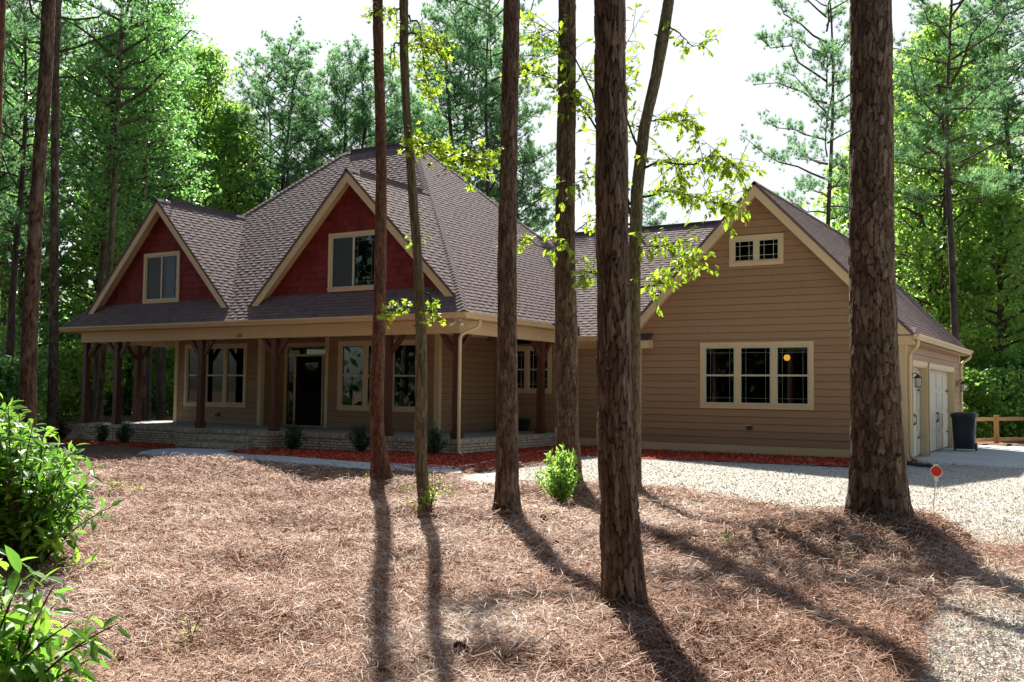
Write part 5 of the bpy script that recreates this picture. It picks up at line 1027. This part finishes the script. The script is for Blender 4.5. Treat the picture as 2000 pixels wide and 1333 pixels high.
def litter():
    rg = np.random.default_rng(14); N = 1100; mb = MB(); D = 4.6+13*rg.random(N)**1.1; px_ = rg.uniform(0, 2000, N); tx = (px_-1000)/FPX; d = FH[None]+_r[None, :2]*tx[:, None]; x = CAM[0]+d[:, 0]*D; y = CAM[1]+d[:, 1]*D
    k = cleared(x, y) < -.1; x, y = x[k], y[k]; n = len(x); c = np.stack([x, y, ground_h(x, y)+.03], 1); a = rg.uniform(0, 6.28, n)
    mb.leaves(OAK, c, np.stack([np.cos(a), np.sin(a), rg.normal(size=n)*.25], 1), nrm(rg.normal(size=(n, 3))*.45+[0, 0, 1]), rg.uniform(.03, .11, n), tone=rg.random(n), fold=.5)
    tag(mb.build('leaf_litter', M['litter']), 'dry brown and pale fallen leaves scattered on the straw', 'leaf litter', kind='stuff')
litter()
TW = [((710, 1054), (860, 1038), 'thin dark twig lying across the shadow of the slim reddish pine'), ((758, 1157), (850, 1158), 'straight pale stick on the straw between two trunk shadows'), ((576, 985), (598, 1004), 'short dark twig on the straw far left of the trunks'), ((1045, 990), (1085, 1010), 'dark broken branch on the straw right of the middle pine'), ((1290, 1290), (1360, 1335), 'long curved stick in the shadow of the nearest pine'), ((1920, 1117), (1950, 1128), 'short stick at the gravel edge right of the thickest pine'), ((1700, 1210), (1745, 1232), 'thin twig below the mound of the thickest pine'), ((850, 1023), (800, 1036), 'small forked twig left of the bending trunk shadow')]
for i, (a, b, lb) in enumerate(TW):
    p = at_z(*a, -.40); q = at_z(*b, -.40); tt = np.linspace(0, 1, 9)[:, None]; pts = p*(1-tt)+q*tt; L = np.linalg.norm(q-p); pts[:, :2] += RNG.normal(size=(9, 2))*.025*L; pts[:, 2] = ground_h(pts[:, 0], pts[:, 1])+.035
    m = MB(); m.tube(pts, np.linspace(.009, .004, 9), 6); k = pts[4]; m.tube([k, k+nrm(q-p)*.18*L+[.05*L, .08*L, .02]], [.005, .002], 5); tag(m.build('twig', M['twig']), lb, 'twig')
CN = [(1085, 1085, 'pine cone left of the nearest pine trunk'), (1890, 1070, 'small cone on the sunny slope of the thickest pine mound'), (900, 1322, 'pine cone at the bottom edge, left of the nearest pine'), (1635, 1108, 'dark cone in front of the thickest pine'), (1060, 1042, 'cone lying behind the nearest pine in the straw')]
for i, (a, b, lb) in enumerate(CN):
    p = at_z(a, b, -.40); p[2] = float(ground_h(p[0], p[1]))+.05; m = MB(); ax = nrm(np.array([math.cos(i*2.), math.sin(i*2.), .15])); n_ = 70; k = np.arange(n_); tt = (k+.5)/n_; rr = .032*np.sin(math.pi*(tt*.85+.1)); s1 = nrm(np.cross(ax, [0, 0, 1.])); s2 = np.cross(ax, s1); an = k*2.4
    rd = np.cos(an)[:, None]*s1+np.sin(an)[:, None]*s2; c = p+ax*(tt[:, None]-.5)*.085+rd*rr[:, None]*.25; m.leaves([(0, .25), (.8, .45), (1.1, 0), (.8, -.45), (0, -.25)], c, nrm(rd+ax*.5), ax[None]+rd*.1, rr+.006)
    m.tube([p-ax*.035, p, p+ax*.04], [.012, .020, .006], 8); tag(m.build('pine_cone', M['cone']), lb, 'pine cone')
